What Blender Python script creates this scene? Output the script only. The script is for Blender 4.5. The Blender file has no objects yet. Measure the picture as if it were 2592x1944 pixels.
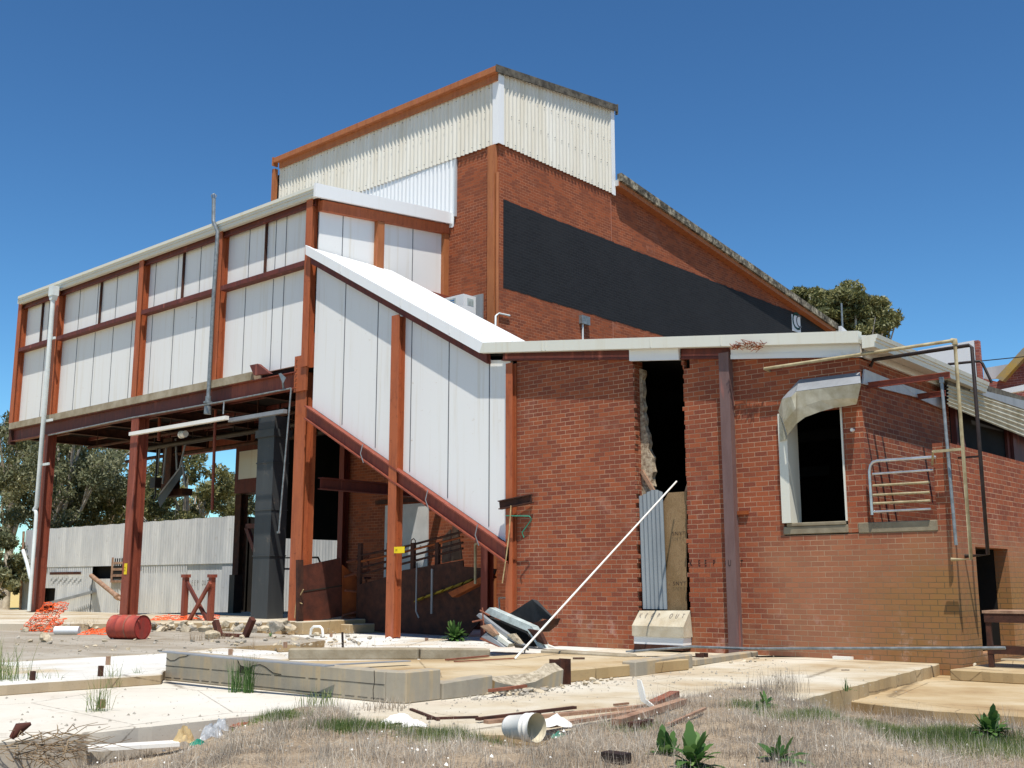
import bpy, math, random
import numpy as np
from mathutils import Vector, Matrix
random.seed(7); rng = np.random.default_rng(7)
scene = bpy.context.scene
# ---------------- camera ----------------
FPX = 2770.0; PITCH = math.atan(508/2770.0); YAW = math.radians(41.4); CAMH = 1.17
cam_d = bpy.data.cameras.new('camera'); cam_o = bpy.data.objects.new('camera', cam_d)
scene.collection.objects.link(cam_o); scene.camera = cam_o
cam_d.sensor_width = 36; cam_d.lens = FPX/2592*36; cam_d.clip_end = 6000; cam_d.clip_start = 0.05
cam_o.location = (0, 0, CAMH); cam_o.rotation_euler = (math.pi/2+PITCH, 0, YAW)
# ---------------- world, sun, exposure ----------------
SUN = Vector((0.30, -0.28, 1.0)).normalized()
el = math.asin(SUN.z); az = math.atan2(SUN.x, SUN.y)
w = bpy.data.worlds.new('World'); scene.world = w; w.use_nodes = True
nt = w.node_tree; nt.nodes.clear()
sky = nt.nodes.new('ShaderNodeTexSky'); sky.sky_type = 'NISHITA'; sky.sun_disc = False
sky.sun_elevation = el; sky.sun_rotation = az; sky.altitude = 300
sky.air_density = 1.0; sky.dust_density = 0.1; sky.ozone_density = 3.0
bg = nt.nodes.new('ShaderNodeBackground'); bg.inputs[1].default_value = 0.105
out = nt.nodes.new('ShaderNodeOutputWorld')
tn = nt.nodes.new('ShaderNodeMix'); tn.data_type = 'RGBA'; tn.blend_type = 'MULTIPLY'; tn.inputs[0].default_value = 1; tn.inputs[7].default_value = (5*0.78, 5*1.12, 5*1.16, 1)
m0 = nt.nodes.new('ShaderNodeVectorMath'); m0.operation = 'SCALE'; m0.inputs['Scale'].default_value = 0.2; gm = nt.nodes.new('ShaderNodeGamma'); gm.inputs[1].default_value = 1.38
nt.links.new(sky.outputs[0], m0.inputs[0]); nt.links.new(m0.outputs[0], gm.inputs[0]); nt.links.new(gm.outputs[0], tn.inputs[6]); nt.links.new(tn.outputs[2], bg.inputs[0]); nt.links.new(bg.outputs[0], out.inputs[0])
sd = bpy.data.lights.new('sun', 'SUN'); sd.energy = 5.0; sd.angle = math.radians(0.53); sd.color = (1, 0.955, 0.88)
so = bpy.data.objects.new('sun', sd); scene.collection.objects.link(so)
so.rotation_euler = SUN.to_track_quat('Z', 'Y').to_euler(); so.location = (5, -5, 30)
vs = scene.view_settings; vs.view_transform = 'Standard'; vs.look = 'None'; vs.exposure = 0.18; vs.gamma = 1
try: vs.use_curve_mapping = False
except Exception: pass
# ---------------- survey helper: a bearing read off the photo meets a known wall or floor ----------------
_f = Vector((-math.sin(YAW), math.cos(YAW), 0)); _r = Vector((math.cos(YAW), math.sin(YAW), 0)); _u = Vector((0, 0, 1))
_F = _f*math.cos(PITCH)+_u*math.sin(PITCH); _U = _u*math.cos(PITCH)-_f*math.sin(PITCH)
def hit(px, py, ax, c):
    d = _F+_r*((px-1296)/FPX)-_U*((py-972)/FPX); o = Vector((0, 0, CAMH)); t = (c-o[ax])/d[ax]
    return o+d*t
def hx(px, py, y=17.0): return hit(px, py, 1, y).x
def hz(px, py, y=17.0): return hit(px, py, 1, y).z
def gp(px, py, z=0.0): p = hit(px, py, 2, z); return (p.x, p.y, z)
# ---------------- mesh builder ----------------
class MB:
    def __init__(s): s.v = []; s.f = []; s.m = []; s.s = []
    def add(s, vs, fs, mi=0, sm=False):
        o = len(s.v); s.v += [tuple(p) for p in vs]
        for q in fs: s.f.append([i+o for i in q]); s.m.append(mi); s.s.append(sm)
        return s
    def hexa(s, p, mi=0):
        return s.add(p, [(0,3,2,1),(4,5,6,7),(0,1,5,4),(1,2,6,5),(2,3,7,6),(3,0,4,7)], mi)
    def box(s, x0, x1, y0, y1, z0, z1, mi=0):
        if x0 > x1: x0, x1 = x1, x0
        if y0 > y1: y0, y1 = y1, y0
        return s.hexa([(x0,y0,z0),(x1,y0,z0),(x1,y1,z0),(x0,y1,z0),(x0,y0,z1),(x1,y0,z1),(x1,y1,z1),(x0,y1,z1)], mi)
    def prism(s, pts, ax, c0, c1, mi=0):
        def mk(a, b, c): return (a, b, c) if ax == 'z' else ((a, c, b) if ax == 'y' else (c, a, b))
        n = len(pts); A = sum(pts[i][0]*pts[(i+1) % n][1]-pts[(i+1) % n][0]*pts[i][1] for i in range(n))
        if (A < 0) != (ax == 'y'): pts = pts[::-1]
        if c0 > c1: c0, c1 = c1, c0
        vs = [mk(a, b, c0) for a, b in pts]+[mk(a, b, c1) for a, b in pts]
        fs = [tuple(range(n-1, -1, -1)), tuple(range(n, 2*n))]+[(i, (i+1) % n, n+(i+1) % n, n+i) for i in range(n)]
        return s.add(vs, fs, mi)
    def bar(s, a, b, w, h, up=(0,0,1), mi=0):
        a = Vector(a); b = Vector(b); d = (b-a).normalized(); up = Vector(up)
        if abs(d.dot(up)) > .95: up = Vector((0,1,0))
        x = d.cross(up).normalized()*w/2; z = x.cross(d).normalized()*h/2
        return s.hexa([a-x-z, a+x-z, b+x-z, b-x-z, a-x+z, a+x+z, b+x+z, b-x+z], mi)
    def tube(s, pts, r, n=8, mi=0, caps=True, sm=True):
        pts = [Vector(p) for p in pts]; rs = r if isinstance(r, (list, tuple)) else [r]*len(pts)
        rings = []; prev = None
        for i, p in enumerate(pts):
            d = (pts[min(i+1, len(pts)-1)]-pts[max(i-1, 0)]).normalized()
            if prev is None:
                u = d.orthogonal().normalized()
            else:
                u = (prev-d*prev.dot(d)).normalized()
            prev = u; v = d.cross(u)
            rings.append([p+(u*math.cos(2*math.pi*k/n)+v*math.sin(2*math.pi*k/n))*rs[i] for k in range(n)])
        vs = [q for ring in rings for q in ring]; fs = []
        for i in range(len(pts)-1):
            for k in range(n): fs.append((i*n+k, i*n+(k+1) % n, (i+1)*n+(k+1) % n, (i+1)*n+k))
        s.add(vs, fs, mi, sm)
        if caps: s.add(rings[0], [tuple(range(n-1, -1, -1))], mi); s.add(rings[-1], [tuple(range(n))], mi)
        return s
    def hcol(s, x, y, z0, z1, w=.3, d=.3, t=.03, mi=0):   # H section, flanges facing the yard
        s.box(x-w/2, x+w/2, y-d/2, y-d/2+t, z0, z1, mi); s.box(x-w/2, x+w/2, y+d/2-t, y+d/2, z0, z1, mi)
        s.box(x-t/2, x+t/2, y-d/2+t, y+d/2-t, z0, z1, mi); return s
    def ibeam(s, a, b, w, h, t=.025, mi=0):
        a = Vector(a); b = Vector(b); up = Vector((0,0,1)); d = (b-a).normalized(); n = d.cross(up).normalized(); z = n.cross(d)
        s.bar(a+z*(h/2-t/2), b+z*(h/2-t/2), w, t, mi=mi); s.bar(a-z*(h/2-t/2), b-z*(h/2-t/2), w, t, mi=mi)
        s.bar(a, b, t*.8, h-2*t, mi=mi); return s
    def corr(s, o, u, v, n, L, H, pitch, amp, mi=0, seg=6, topfn=None, botfn=None):
        # ribbed sheet: ribs along v, waves along u, crest along n
        o = Vector(o); u = Vector(u); v = Vector(v); n = Vector(n); N = max(2, int(L/pitch*seg)); vs = []; fs = []
        for i in range(N+1):
            a = L*i/N; b = n*(amp*math.sin(2*math.pi*a/pitch))
            h0 = botfn(a) if botfn else 0; h1 = topfn(a) if topfn else H
            vs += [o+u*a+v*h0+b, o+u*a+v*h1+b]
        for i in range(N): fs.append((2*i, 2*i+2, 2*i+3, 2*i+1))
        return s.add(vs, fs, mi, True)
    def build(s, name, mats, parent=None, label=None, cat=None, group=None, kind=None, base=None, bevel=0):
        me = bpy.data.meshes.new(name)
        root = parent
        off = Vector((0,0,0))
        if parent is not None: off = Vector(parent['_base'])
        elif base is not None: off = Vector(base)
        elif s.v and kind is None:
            a = np.array(s.v); off = Vector((float((a[:,0].min()+a[:,0].max())/2), float((a[:,1].min()+a[:,1].max())/2), float(a[:,2].min())))
        me.from_pydata([(p[0]-off.x, p[1]-off.y, p[2]-off.z) for p in s.v], [], s.f)
        if not isinstance(mats, (list, tuple)): mats = [mats]
        for m in mats: me.materials.append(m)
        me.polygons.foreach_set('material_index', s.m); me.polygons.foreach_set('use_smooth', s.s); me.update()
        o = bpy.data.objects.new(name, me); scene.collection.objects.link(o); o['_base'] = tuple(off)
        if parent is not None: o.parent = parent
        else: o.location = off
        if bevel:
            b = o.modifiers.new('bevel', 'BEVEL'); b.width = bevel; b.segments = 1; b.limit_method = 'ANGLE'
        tag(o, label, cat, group, kind); return o
def tag(o, label=None, cat=None, group=None, kind=None):
    if label: o['label'] = label
    if cat: o['category'] = cat
    if group: o['group'] = group
    if kind: o['kind'] = kind
    return o
def empty(name, loc, label, cat, group=None):
    o = bpy.data.objects.new(name, None); scene.collection.objects.link(o); o.location = loc; o['_base'] = tuple(loc)
    o.empty_display_size = .2
    return tag(o, label, cat, group)
def copy_tree(o, parent=None):
    c = o.copy(); scene.collection.objects.link(c); c.parent = parent
    for ch in o.children: copy_tree(ch, c)
    return c
def text_mesh(body, size, origin, xdir, ydir, mat, name, parent, thick=0.0, squash=1.0):
    cu = bpy.data.curves.new('t', 'FONT'); cu.body = body; cu.size = size; cu.space_character = 1.25
    cu.resolution_u = 3
    ob = bpy.data.objects.new('t', cu); scene.collection.objects.link(ob)
    dg = bpy.context.evaluated_depsgraph_get(); me = bpy.data.meshes.new_from_object(ob.evaluated_get(dg))
    bpy.data.objects.remove(ob); X = Vector(xdir).normalized(); Y = Vector(ydir).normalized(); O = Vector(origin)
    mb = MB(); mb.add([O+X*(v.co.x*squash)+Y*v.co.y for v in me.vertices], [tuple(p.vertices) for p in me.polygons])
    bpy.data.meshes.remove(me)
    return mb.build(name, mat, parent)
# ---------------- materials ----------------
def srgb(r, g, b):
    def c(v):
        v /= 255.0
        return v/12.92 if v <= .04045 else ((v+.055)/1.055)**2.4
    return (c(r), c(g), c(b), 1)
class NT:
    def __init__(s, name):
        s.m = bpy.data.materials.new(name); s.m.use_nodes = True; s.t = s.m.node_tree; s.t.nodes.clear()
        s.o = s.n('ShaderNodeOutputMaterial'); s.p = s.n('ShaderNodeBsdfPrincipled'); s.l(s.p.outputs[0], s.o.inputs[0])
        s.geo = s.n('ShaderNodeNewGeometry')
    def n(s, t, **k):
        x = s.t.nodes.new(t)
        for a, b in k.items(): setattr(x, a, b)
        return x
    def l(s, a, b): s.t.links.new(a, b)
    def set(s, x, v):
        if hasattr(v, 'is_linked') or hasattr(v, 'links'): s.l(v, x)
        else: x.default_value = v
    def noise(s, scale=5, detail=4, rough=.6, vec=None, dist=0):
        x = s.n('ShaderNodeTexNoise'); x.inputs['Scale'].default_value = scale; x.inputs['Detail'].default_value = detail
        x.inputs['Roughness'].default_value = rough; x.inputs['Distortion'].default_value = dist
        s.l(vec if vec is not None else s.geo.outputs['Position'], x.inputs['Vector']); return x.outputs['Fac']
    def mapv(s, sc, vec=None):
        x = s.n('ShaderNodeMapping'); x.inputs['Scale'].default_value = sc
        s.l(vec if vec is not None else s.geo.outputs['Position'], x.inputs['Vector']); return x.outputs[0]
    def ramp(s, fac, stops):
        x = s.n('ShaderNodeValToRGB'); e = x.color_ramp.elements
        while len(e) < len(stops): e.new(.5)
        for i, (p, c) in enumerate(stops): e[i].position = p; e[i].color = c if len(c) == 4 else (*c, 1)
        s.l(fac, x.inputs[0]); return x.outputs[0]
    def mix(s, f, a, b, mode='MIX'):
        x = s.n('ShaderNodeMix'); x.data_type = 'RGBA'; x.blend_type = mode
        s.set(x.inputs[0], f); s.set(x.inputs[6], a); s.set(x.inputs[7], b); return x.outputs[2]
    def math(s, op, a, b=0.0, c=None, clamp=False):
        x = s.n('ShaderNodeMath', operation=op); x.use_clamp = clamp; s.set(x.inputs[0], a); s.set(x.inputs[1], b)
        if c is not None: s.set(x.inputs[2], c)
        return x.outputs[0]
    def mr(s, v, a, b, c=0., d=1.):
        x = s.n('ShaderNodeMapRange'); x.interpolation_type = 'SMOOTHSTEP'; s.l(v, x.inputs[0])
        for i, q in enumerate((a, b, c, d)): x.inputs[i+1].default_value = q
        return x.outputs[0]
    def sep(s, v):
        x = s.n('ShaderNodeSeparateXYZ'); s.l(v, x.inputs[0]); return x.outputs
    def bump(s, h, st=.3, d=.01):
        x = s.n('ShaderNodeBump'); x.inputs['Strength'].default_value = st; x.inputs['Distance'].default_value = d
        s.l(h, x.inputs['Height']); s.l(x.outputs[0], s.p.inputs['Normal'])
    def fin(s, col, rough=.8, metal=0., spec=.3):
        s.set(s.p.inputs['Base Color'], col); s.set(s.p.inputs['Roughness'], rough); s.p.inputs['Metallic'].default_value = metal
        s.p.inputs['Specular IOR Level'].default_value = spec; return s.m
def simple(name, col, col2=None, scale=3, rough=.7, metal=0, spec=.3, bump=0, streak=False, lo=.35, hi=.65):
    q = NT(name); col = srgb(*col); col2 = srgb(*col2) if col2 else tuple(c*.7 for c in col[:3])+(1,)
    v = q.mapv((3, 3, .35)) if streak else None
    nz = q.noise(scale, 6, .65, v); c = q.ramp(nz, [(lo, col2), (hi, col)])
    if bump: q.bump(q.noise(scale*12, 3, .6), bump, .01)
    return q.fin(c, rough, metal, spec)
def brick_mat(name, c1, c2, mortar, stain=None, bw=.24, bh=.086, dark=None, mort=.011):
    q = NT(name); S = q.sep(q.geo.outputs['Position']); Nn = q.sep(q.geo.outputs['True Normal'])
    side = q.math('GREATER_THAN', q.math('ABSOLUTE', Nn[0]), .6)
    a = q.math('ADD', q.math('MULTIPLY', S[1], side), q.math('MULTIPLY', S[0], q.math('SUBTRACT', 1.0, side)))
    cb = q.n('ShaderNodeCombineXYZ'); q.l(a, cb.inputs[0]); q.l(S[2], cb.inputs[1])
    wob = q.n('ShaderNodeVectorMath', operation='ADD'); q.l(cb.outputs[0], wob.inputs[0])
    nz = q.n('ShaderNodeTexNoise'); nz.inputs['Scale'].default_value = 7; q.l(q.geo.outputs['Position'], nz.inputs['Vector'])
    sc = q.n('ShaderNodeVectorMath', operation='MULTIPLY_ADD'); q.l(nz.outputs['Color'], sc.inputs[0]); sc.inputs[1].default_value = (.008,.008,0); sc.inputs[2].default_value = (-.004,-.004,0)
    q.l(sc.outputs[0], wob.inputs[1])
    b = q.n('ShaderNodeTexBrick'); q.l(wob.outputs[0], b.inputs['Vector']); b.inputs['Scale'].default_value = 1
    b.inputs['Brick Width'].default_value = bw; b.inputs['Row Height'].default_value = bh; b.inputs['Mortar Size'].default_value = mort*.5
    b.inputs['Mortar Smooth'].default_value = .2; b.inputs['Bias'].default_value = -.1
    b.inputs['Color1'].default_value = (0,0,0,1); b.inputs['Color2'].default_value = (1,1,1,1); b.inputs['Mortar'].default_value = (.5,.5,.5,1)
    br = q.ramp(b.outputs['Color'], [(0, tuple(x*k for x, k in zip(srgb(*c1)[:3], (.85, .85, .95)))), (.3, srgb(*c1)), (.65, srgb(*c2)), (.9, srgb(*c2)), (1, tuple(x*k for x, k in zip(srgb(*c2)[:3], (1.2, 1.12, .95))))])
    big = q.noise(.55, 5, .6); fine = q.noise(38, 3, .7)
    br = q.mix(q.math('MULTIPLY', q.mr(big, .35, .7), .35), br, srgb(*(dark or tuple(int(v*.82) for v in c1))))
    br = q.mix(q.math('MULTIPLY', q.mr(fine, .45, .75), .35), br, tuple(min(1, x*1.5) for x in srgb(*c2)[:3])+(1,))
    mo = srgb(*mortar); mo2 = tuple(x*.45 for x in mo[:3])+(1,)
    mc = q.mix(q.mr(q.noise(1.3, 4), .3, .7), mo2, mo)
    ef = q.mr(q.noise(1.1, 6, .7, None, .5), .56, .8); br = q.mix(q.math('MULTIPLY', ef, .3), br, srgb(206, 160, 140))
    if stain == 'annex':
        # weathered tan patch at the low right corner, its outline is its own
        m = q.math('ADD', q.math('MULTIPLY', q.noise(1.1, 6, .65), 1.5), -.75)
        xx = q.math('ADD', S[0], m); zz = q.math('ADD', S[2], m)
        k = q.math('MULTIPLY', q.mr(xx, -9.6, -8.9), q.math('SUBTRACT', 1.0, q.mr(zz, 1.6, 2.4)))
        br = q.mix(q.math('MULTIPLY', k, .5), br, srgb(168, 122, 92))
        k2 = q.math('MULTIPLY', q.mr(xx, -8.2, -6.4), q.math('SUBTRACT', 1.0, q.mr(zz, .8, 2.0)))
        br = q.mix(q.math('MULTIPLY', q.math('MULTIPLY', k2, q.mr(q.noise(3.5, 6, .75), .25, .6, .45, 1)), .75), br, srgb(142, 108, 58)); mc = q.mix(q.math('MULTIPLY', k, .25), mc, srgb(150, 130, 96)); mc = q.mix(q.math('MULTIPLY', k2, .8), mc, srgb(84, 72, 46))
        k3 = q.math('MULTIPLY', q.math('SUBTRACT', 1.0, q.mr(S[2], .1, .8)), q.mr(q.noise(1.7, 6, .7), .4, .65))
        br = q.mix(q.math('MULTIPLY', k3, .55), br, srgb(160, 116, 84)); mc = q.mix(q.math('MULTIPLY', k3, .3), mc, srgb(120, 98, 72))
        wh = q.math('MULTIPLY', q.math('SUBTRACT', 1.0, q.mr(S[2], .2, 1.0)), q.mr(q.noise(2.6, 7, .75), .54, .68)); br = q.mix(q.math('MULTIPLY', wh, .35), br, srgb(204, 176, 164))
    col = q.mix(b.outputs['Fac'], br, mc)
    drip = q.mr(q.noise(1.4, 6, .7, q.mapv((4, 4, .25))), .6, .75); col = q.mix(q.math('MULTIPLY', drip, .18), col, srgb(70, 50, 40))
    h = q.math('ADD', q.math('MULTIPLY', b.outputs['Fac'], -1.0), q.math('MULTIPLY', fine, .35))
    q.bump(h, .55, .006)
    return q.fin(col, .88, 0, .2)
M = {}
M['brick_hi'] = brick_mat('brick_upper', (132, 72, 48), (150, 80, 50), (178, 124, 94), mort=.011)
M['brick'] = brick_mat('brick_annex', (134, 73, 52), (154, 84, 55), (184, 148, 120), stain='annex', mort=.0115)
M['brick_in'] = brick_mat('brick_inner', (130, 66, 46), (150, 78, 52), (170, 130, 100))
M['brick_far'] = brick_mat('brick_far', (140, 80, 70), (165, 95, 78), (200, 160, 150))
M['brick_ramp'] = brick_mat('brick_ramp', (165, 120, 85), (190, 145, 105), (120, 100, 75))
def band():
    q = NT('black_band_paint'); S = q.sep(q.geo.outputs['Position'])
    cb = q.n('ShaderNodeCombineXYZ'); q.l(S[1], cb.inputs[0]); q.l(S[2], cb.inputs[1])
    b = q.n('ShaderNodeTexBrick'); q.l(cb.outputs[0], b.inputs['Vector']); b.inputs['Scale'].default_value = 1
    b.inputs['Brick Width'].default_value = .24; b.inputs['Row Height'].default_value = .086; b.inputs['Mortar Size'].default_value = .006
    b.inputs['Color1'].default_value = srgb(26,26,28); b.inputs['Color2'].default_value = srgb(32,32,34); b.inputs['Mortar'].default_value = srgb(44,44,46)
    c = q.mix(q.math('MULTIPLY', q.mr(q.noise(.8, 5), .4, .7), .4), b.outputs['Color'], srgb(40, 40, 42))
    q.bump(q.math('MULTIPLY', b.outputs['Fac'], -1.0), .5, .006); return q.fin(c, .75, 0, .25)
M['band'] = band()
def steel(name, base, dark, rust=.5):
    q = NT(name); v = q.mapv((4, 4, .6)); n1 = q.noise(2.2, 7, .7, v); n2 = q.noise(9, 5, .7)
    c = q.ramp(n1, [(.3, srgb(*dark)), (.55, srgb(*base))])
    c = q.mix(q.math('MULTIPLY', q.mr(n2, .58, .7), rust), c, srgb(70, 32, 22))
    c = q.mix(q.math('MULTIPLY', q.mr(q.noise(2.7, 3, .5, q.mapv((2,2,.3))), .6, .75), .4), c, srgb(190, 110, 90))
    q.bump(n2, .2, .01); return q.fin(c, .62, 0, .35)
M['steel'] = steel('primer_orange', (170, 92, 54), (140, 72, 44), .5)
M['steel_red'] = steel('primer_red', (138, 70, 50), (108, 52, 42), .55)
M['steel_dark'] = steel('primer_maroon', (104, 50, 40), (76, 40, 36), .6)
M['maroon_paint'] = steel('maroon_paint', (112, 46, 30), (98, 38, 28), .15)
M['copper'] = steel('downpipe_ochre', (166, 102, 60), (146, 84, 50), .2)
M['brown'] = steel('brown_post', (112, 88, 84), (100, 76, 72), .1)
def panel(name, col, dirt=.25):
    q = NT(name); v = q.mapv((5, 5, .22)); n1 = q.noise(1.2, 6, .65, v); n2 = q.noise(.9, 3)
    c = q.mix(q.math('MULTIPLY', q.mr(n1, .5, .8), dirt), srgb(*col), srgb(196, 182, 150))
    c = q.mix(q.math('MULTIPLY', q.mr(q.noise(3.5, 4, .6, q.mapv((1.5, 1.5, 2.5))), .66, .8), dirt*1.3), c, srgb(176, 150, 110))
    return q.fin(c, .5, 0, .35)
M['panel'] = panel('white_panel', (228, 226, 221), .5)
M['gutter'] = panel('gutter_cream', (214, 212, 198), .5)
M['white'] = panel('white_metal', (228, 228, 226), .15)
M['joint'] = simple('panel_joint', (104, 106, 110))
def asb():
    q = NT('ribbed_cement'); S = q.sep(q.geo.outputs['Position'])
    a = q.math('FLOOR', q.math('MULTIPLY', q.math('ADD', S[0], S[1]), .95)); wn = q.n('ShaderNodeTexWhiteNoise', noise_dimensions='1D'); q.l(a, wn.inputs['W'])
    n1 = q.noise(1.0, 5, .6, q.mapv((3, 3, .3)))
    c = q.ramp(n1, [(.3, srgb(206, 198, 180)), (.6, srgb(220, 216, 204)), (.85, srgb(226, 224, 216))])
    c = q.mix(q.math('MULTIPLY', wn.outputs['Value'], .35), c, srgb(210, 202, 182)); return q.fin(c, .8, 0, .2)
M['asb'] = asb()
def cap():
    q = NT('lichened_cap'); n = q.noise(4, 8, .75); c = q.ramp(n, [(.36, srgb(46, 44, 40)), (.5, srgb(104, 98, 86)), (.62, srgb(168, 160, 140)), (.8, srgb(205, 198, 176))])
    q.bump(n, .6, .02); return q.fin(c, .95, 0, .1)
M['cap'] = cap()
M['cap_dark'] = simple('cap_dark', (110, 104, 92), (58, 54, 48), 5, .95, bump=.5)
def slab(name, a, b, cst, k=.5, stretch=(.35, .9, 1), sc=1.1, speck=True):
    q = NT(name); n1 = q.noise(sc, 8, .62, q.mapv(stretch), .15); n2 = q.noise(sc*3.3, 5, .7, q.mapv(stretch))
    c = q.ramp(n1, [(.33, srgb(*cst)), (.47, srgb(*b)), (.62, srgb(*a))])
    c = q.mix(q.math('MULTIPLY', q.mr(n2, .5, .75), k), c, srgb(*b))
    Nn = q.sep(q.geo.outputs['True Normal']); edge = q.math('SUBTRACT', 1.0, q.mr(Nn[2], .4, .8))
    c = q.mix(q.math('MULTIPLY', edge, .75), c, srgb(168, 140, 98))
    if name == 'slab_cream':
        S = q.sep(q.geo.outputs['Position']); k9 = q.math('MULTIPLY', q.math('SUBTRACT', 1.0, q.mr(q.math('ADD', S[0], q.math('MULTIPLY', n1, 1.5)), -8.2, -6.6)), q.math('SUBTRACT', 1.0, q.mr(S[1], 10, 14))); c = q.mix(q.math('MULTIPLY', k9, .6), c, srgb(214, 210, 200))
    if speck:
        n3 = q.noise(46, 3, .6); c = q.mix(q.math('MULTIPLY', q.mr(n3, .64, .72), .55), c, srgb(120, 96, 66))
    st = q.mr(q.noise(1.9, 8, .75, q.mapv((1.4, 1.4, 1)), .8), .55, .72); c = q.mix(q.math('MULTIPLY', st, .42), c, srgb(132, 112, 86))
    wv = q.n('ShaderNodeTexVoronoi', feature='DISTANCE_TO_EDGE'); wv.inputs['Scale'].default_value = .45; q.l(q.geo.outputs['Position'], wv.inputs['Vector']); ck = q.math('SUBTRACT', 1.0, q.mr(q.math('ADD', wv.outputs['Distance'], q.math('MULTIPLY', q.noise(9, 4, .7), .02)), .010, .016)); c = q.mix(q.math('MULTIPLY', ck, .6), c, srgb(84, 70, 52))
    q.bump(q.noise(24, 6, .7), .35, .006); return q.fin(c, .9, 0, .15)
M['slab'] = slab('slab_cream', (200, 192, 174), (186, 172, 146), (166, 144, 112), .5, (.8, .8, 1), .8)
M['slab_white'] = slab('slab_white', (218, 216, 208), (200, 196, 186), (186, 168, 138), .35, (.9, .5, 1), .8)
M['slab_tan'] = slab('slab_tan', (190, 174, 144), (176, 154, 118), (156, 130, 94), .4, (.8, .8, 1), .8)
M['slab_grey'] = slab('slab_grey', (168, 160, 146), (152, 142, 126), (130, 118, 100), .5)
M['conc'] = simple('concrete_kerb', (170, 158, 136), (136, 122, 98), 2.2, .95, bump=.5)
M['conc_rough'] = simple('concrete_broken', (206, 192, 166), (138, 124, 102), 16, .98, bump=1.0)
def board():
    q = NT('board_marked_concrete'); S = q.sep(q.geo.outputs['Position'])
    n1 = q.noise(1.3, 5, .6, q.mapv((3.2, 3.2, .35))); n2 = q.noise(6, 6, .65)
    c = q.ramp(n1, [(.3, srgb(146, 138, 124)), (.5, srgb(158, 148, 130)), (.62, srgb(176, 156, 124)), (.75, srgb(160, 152, 140))])
    c = q.mix(q.math('MULTIPLY', q.mr(n2, .5, .7), .35), c, srgb(138, 126, 106))
    q.bump(n2, .4, .01); return q.fin(c, .93, 0, .15)
M['board'] = board()
M['crack'] = simple('crack', (52, 46, 38), rough=1)
def galv(name, a, b, rib=0, axis=0, dark=.35):
    q = NT(name); S = q.sep(q.geo.outputs['Position'])
    wn = q.n('ShaderNodeTexWhiteNoise', noise_dimensions='1D'); q.l(q.math('FLOOR', q.math('MULTIPLY', S[axis], 1.31)), wn.inputs['W'])
    n1 = q.noise(.8, 7, .7, q.mapv((2.2, 2.2, .4))); n2 = q.noise(3, 5, .7)
    c = q.ramp(n1, [(.3, srgb(*b)), (.65, srgb(*a))])
    c = q.mix(q.math('MULTIPLY', wn.outputs['Value'], .4), c, srgb(*b))
    c = q.mix(q.math('MULTIPLY', q.mr(n2, .58, .75), dark), c, srgb(120, 104, 88))
    return q.fin(c, .55, .0, .4)
M['galv'] = galv('galvanised_sheet', (204, 203, 200), (166, 167, 168))
M['galv_b'] = galv('galvanised_patch', (184, 184, 184), (146, 148, 152), dark=.5)
M['galv_old'] = galv('galvanised_plain', (150, 152, 154), (120, 122, 124))
M['galv_duct'] = galv('galvanised_duct', (70, 72, 72), (48, 50, 52), dark=.5)
M['cream_rib'] = simple('cream_rib', (196, 190, 170), (160, 150, 122), 3, .6)
M['pipe_cream'] = simple('pipe_cream', (178, 166, 132), (142, 126, 94), 6, .6)
M['pipe_dark'] = simple('pipe_dark', (52, 40, 34), (36, 28, 26), 6, .5)
M['pipe_grey'] = simple('pipe_grey', (150, 154, 154), (110, 114, 114), 8, .45, .4)
M['pvc'] = simple('pvc_white', (222, 226, 222), (205, 210, 206), 2, .35)
M['chrome'] = simple('worn_chrome', (205, 205, 205), (170, 170, 168), 6, .3, .7)
M['rust'] = simple('rusted_plate', (98, 52, 38), (68, 38, 30), 2.6, .8, bump=.4)
M['rust_bright'] = simple('rusted_orange', (160, 84, 36), (120, 58, 28), 2, .8)
M['rust_dark'] = simple('rusted_dark', (84, 50, 36), (52, 34, 28), 5, .85, bump=.4)
M['drum'] = steel('drum_red', (168, 72, 56), (126, 60, 56), .4)
M['drum_lid'] = steel('drum_lid_red', (170, 56, 48), (140, 66, 58), .3)
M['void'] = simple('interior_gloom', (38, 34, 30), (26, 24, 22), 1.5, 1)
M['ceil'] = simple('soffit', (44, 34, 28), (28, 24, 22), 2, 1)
M['render_grey'] = simple('grey_render', (148, 138, 116), (124, 112, 92), 3, .95, bump=.3)
M['mortar_rough'] = simple('torn_render', (206, 190, 162), (122, 98, 78), 14, .98, bump=1.0)
M['orange_net'] = simple('orange_net', (236, 96, 36), (214, 78, 28), 4, .6)
M['white_p'] = simple('white_plastic', (240, 236, 226), (226, 220, 208), 2, .4)
M['bucket_in'] = simple('bucket_inside', (196, 186, 160), (180, 168, 140), 3, .6)
M['black_p'] = simple('black_sheet', (66, 66, 66), (46, 46, 46), 4, .6)
M['pale_blue'] = simple('pale_blue_enamel', (196, 206, 202), (150, 158, 154), 5, .5)
M['stencil'] = simple('stencil_black', (34, 26, 24), (48, 34, 30), 20, .8)
M['stencil_faint'] = simple('stencil_faint', (120, 108, 100), (140, 128, 116), 20, .9)
M['yellow'] = simple('tag_yellow', (238, 208, 30), (225, 190, 20), 2, .5)
M['yellow_dull'] = simple('yellow_stripe', (150, 124, 24), (110, 90, 20), 4, .7)
M['green_p'] = simple('green_plastic', (40, 140, 110), (30, 110, 90), 5, .5)
M['rope'] = simple('rope', (200, 176, 130), (160, 132, 90), 9, .9)
M['timber'] = simple('weathered_timber', (172, 138, 112), (128, 96, 76), 5, .9, bump=.4)
M['timber_red'] = simple('red_timber', (150, 92, 68), (112, 66, 50), 5, .9, bump=.4)
M['foil'] = simple('crumpled_foil', (210, 210, 208), (120, 120, 120), 9, .4, .1)
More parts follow.
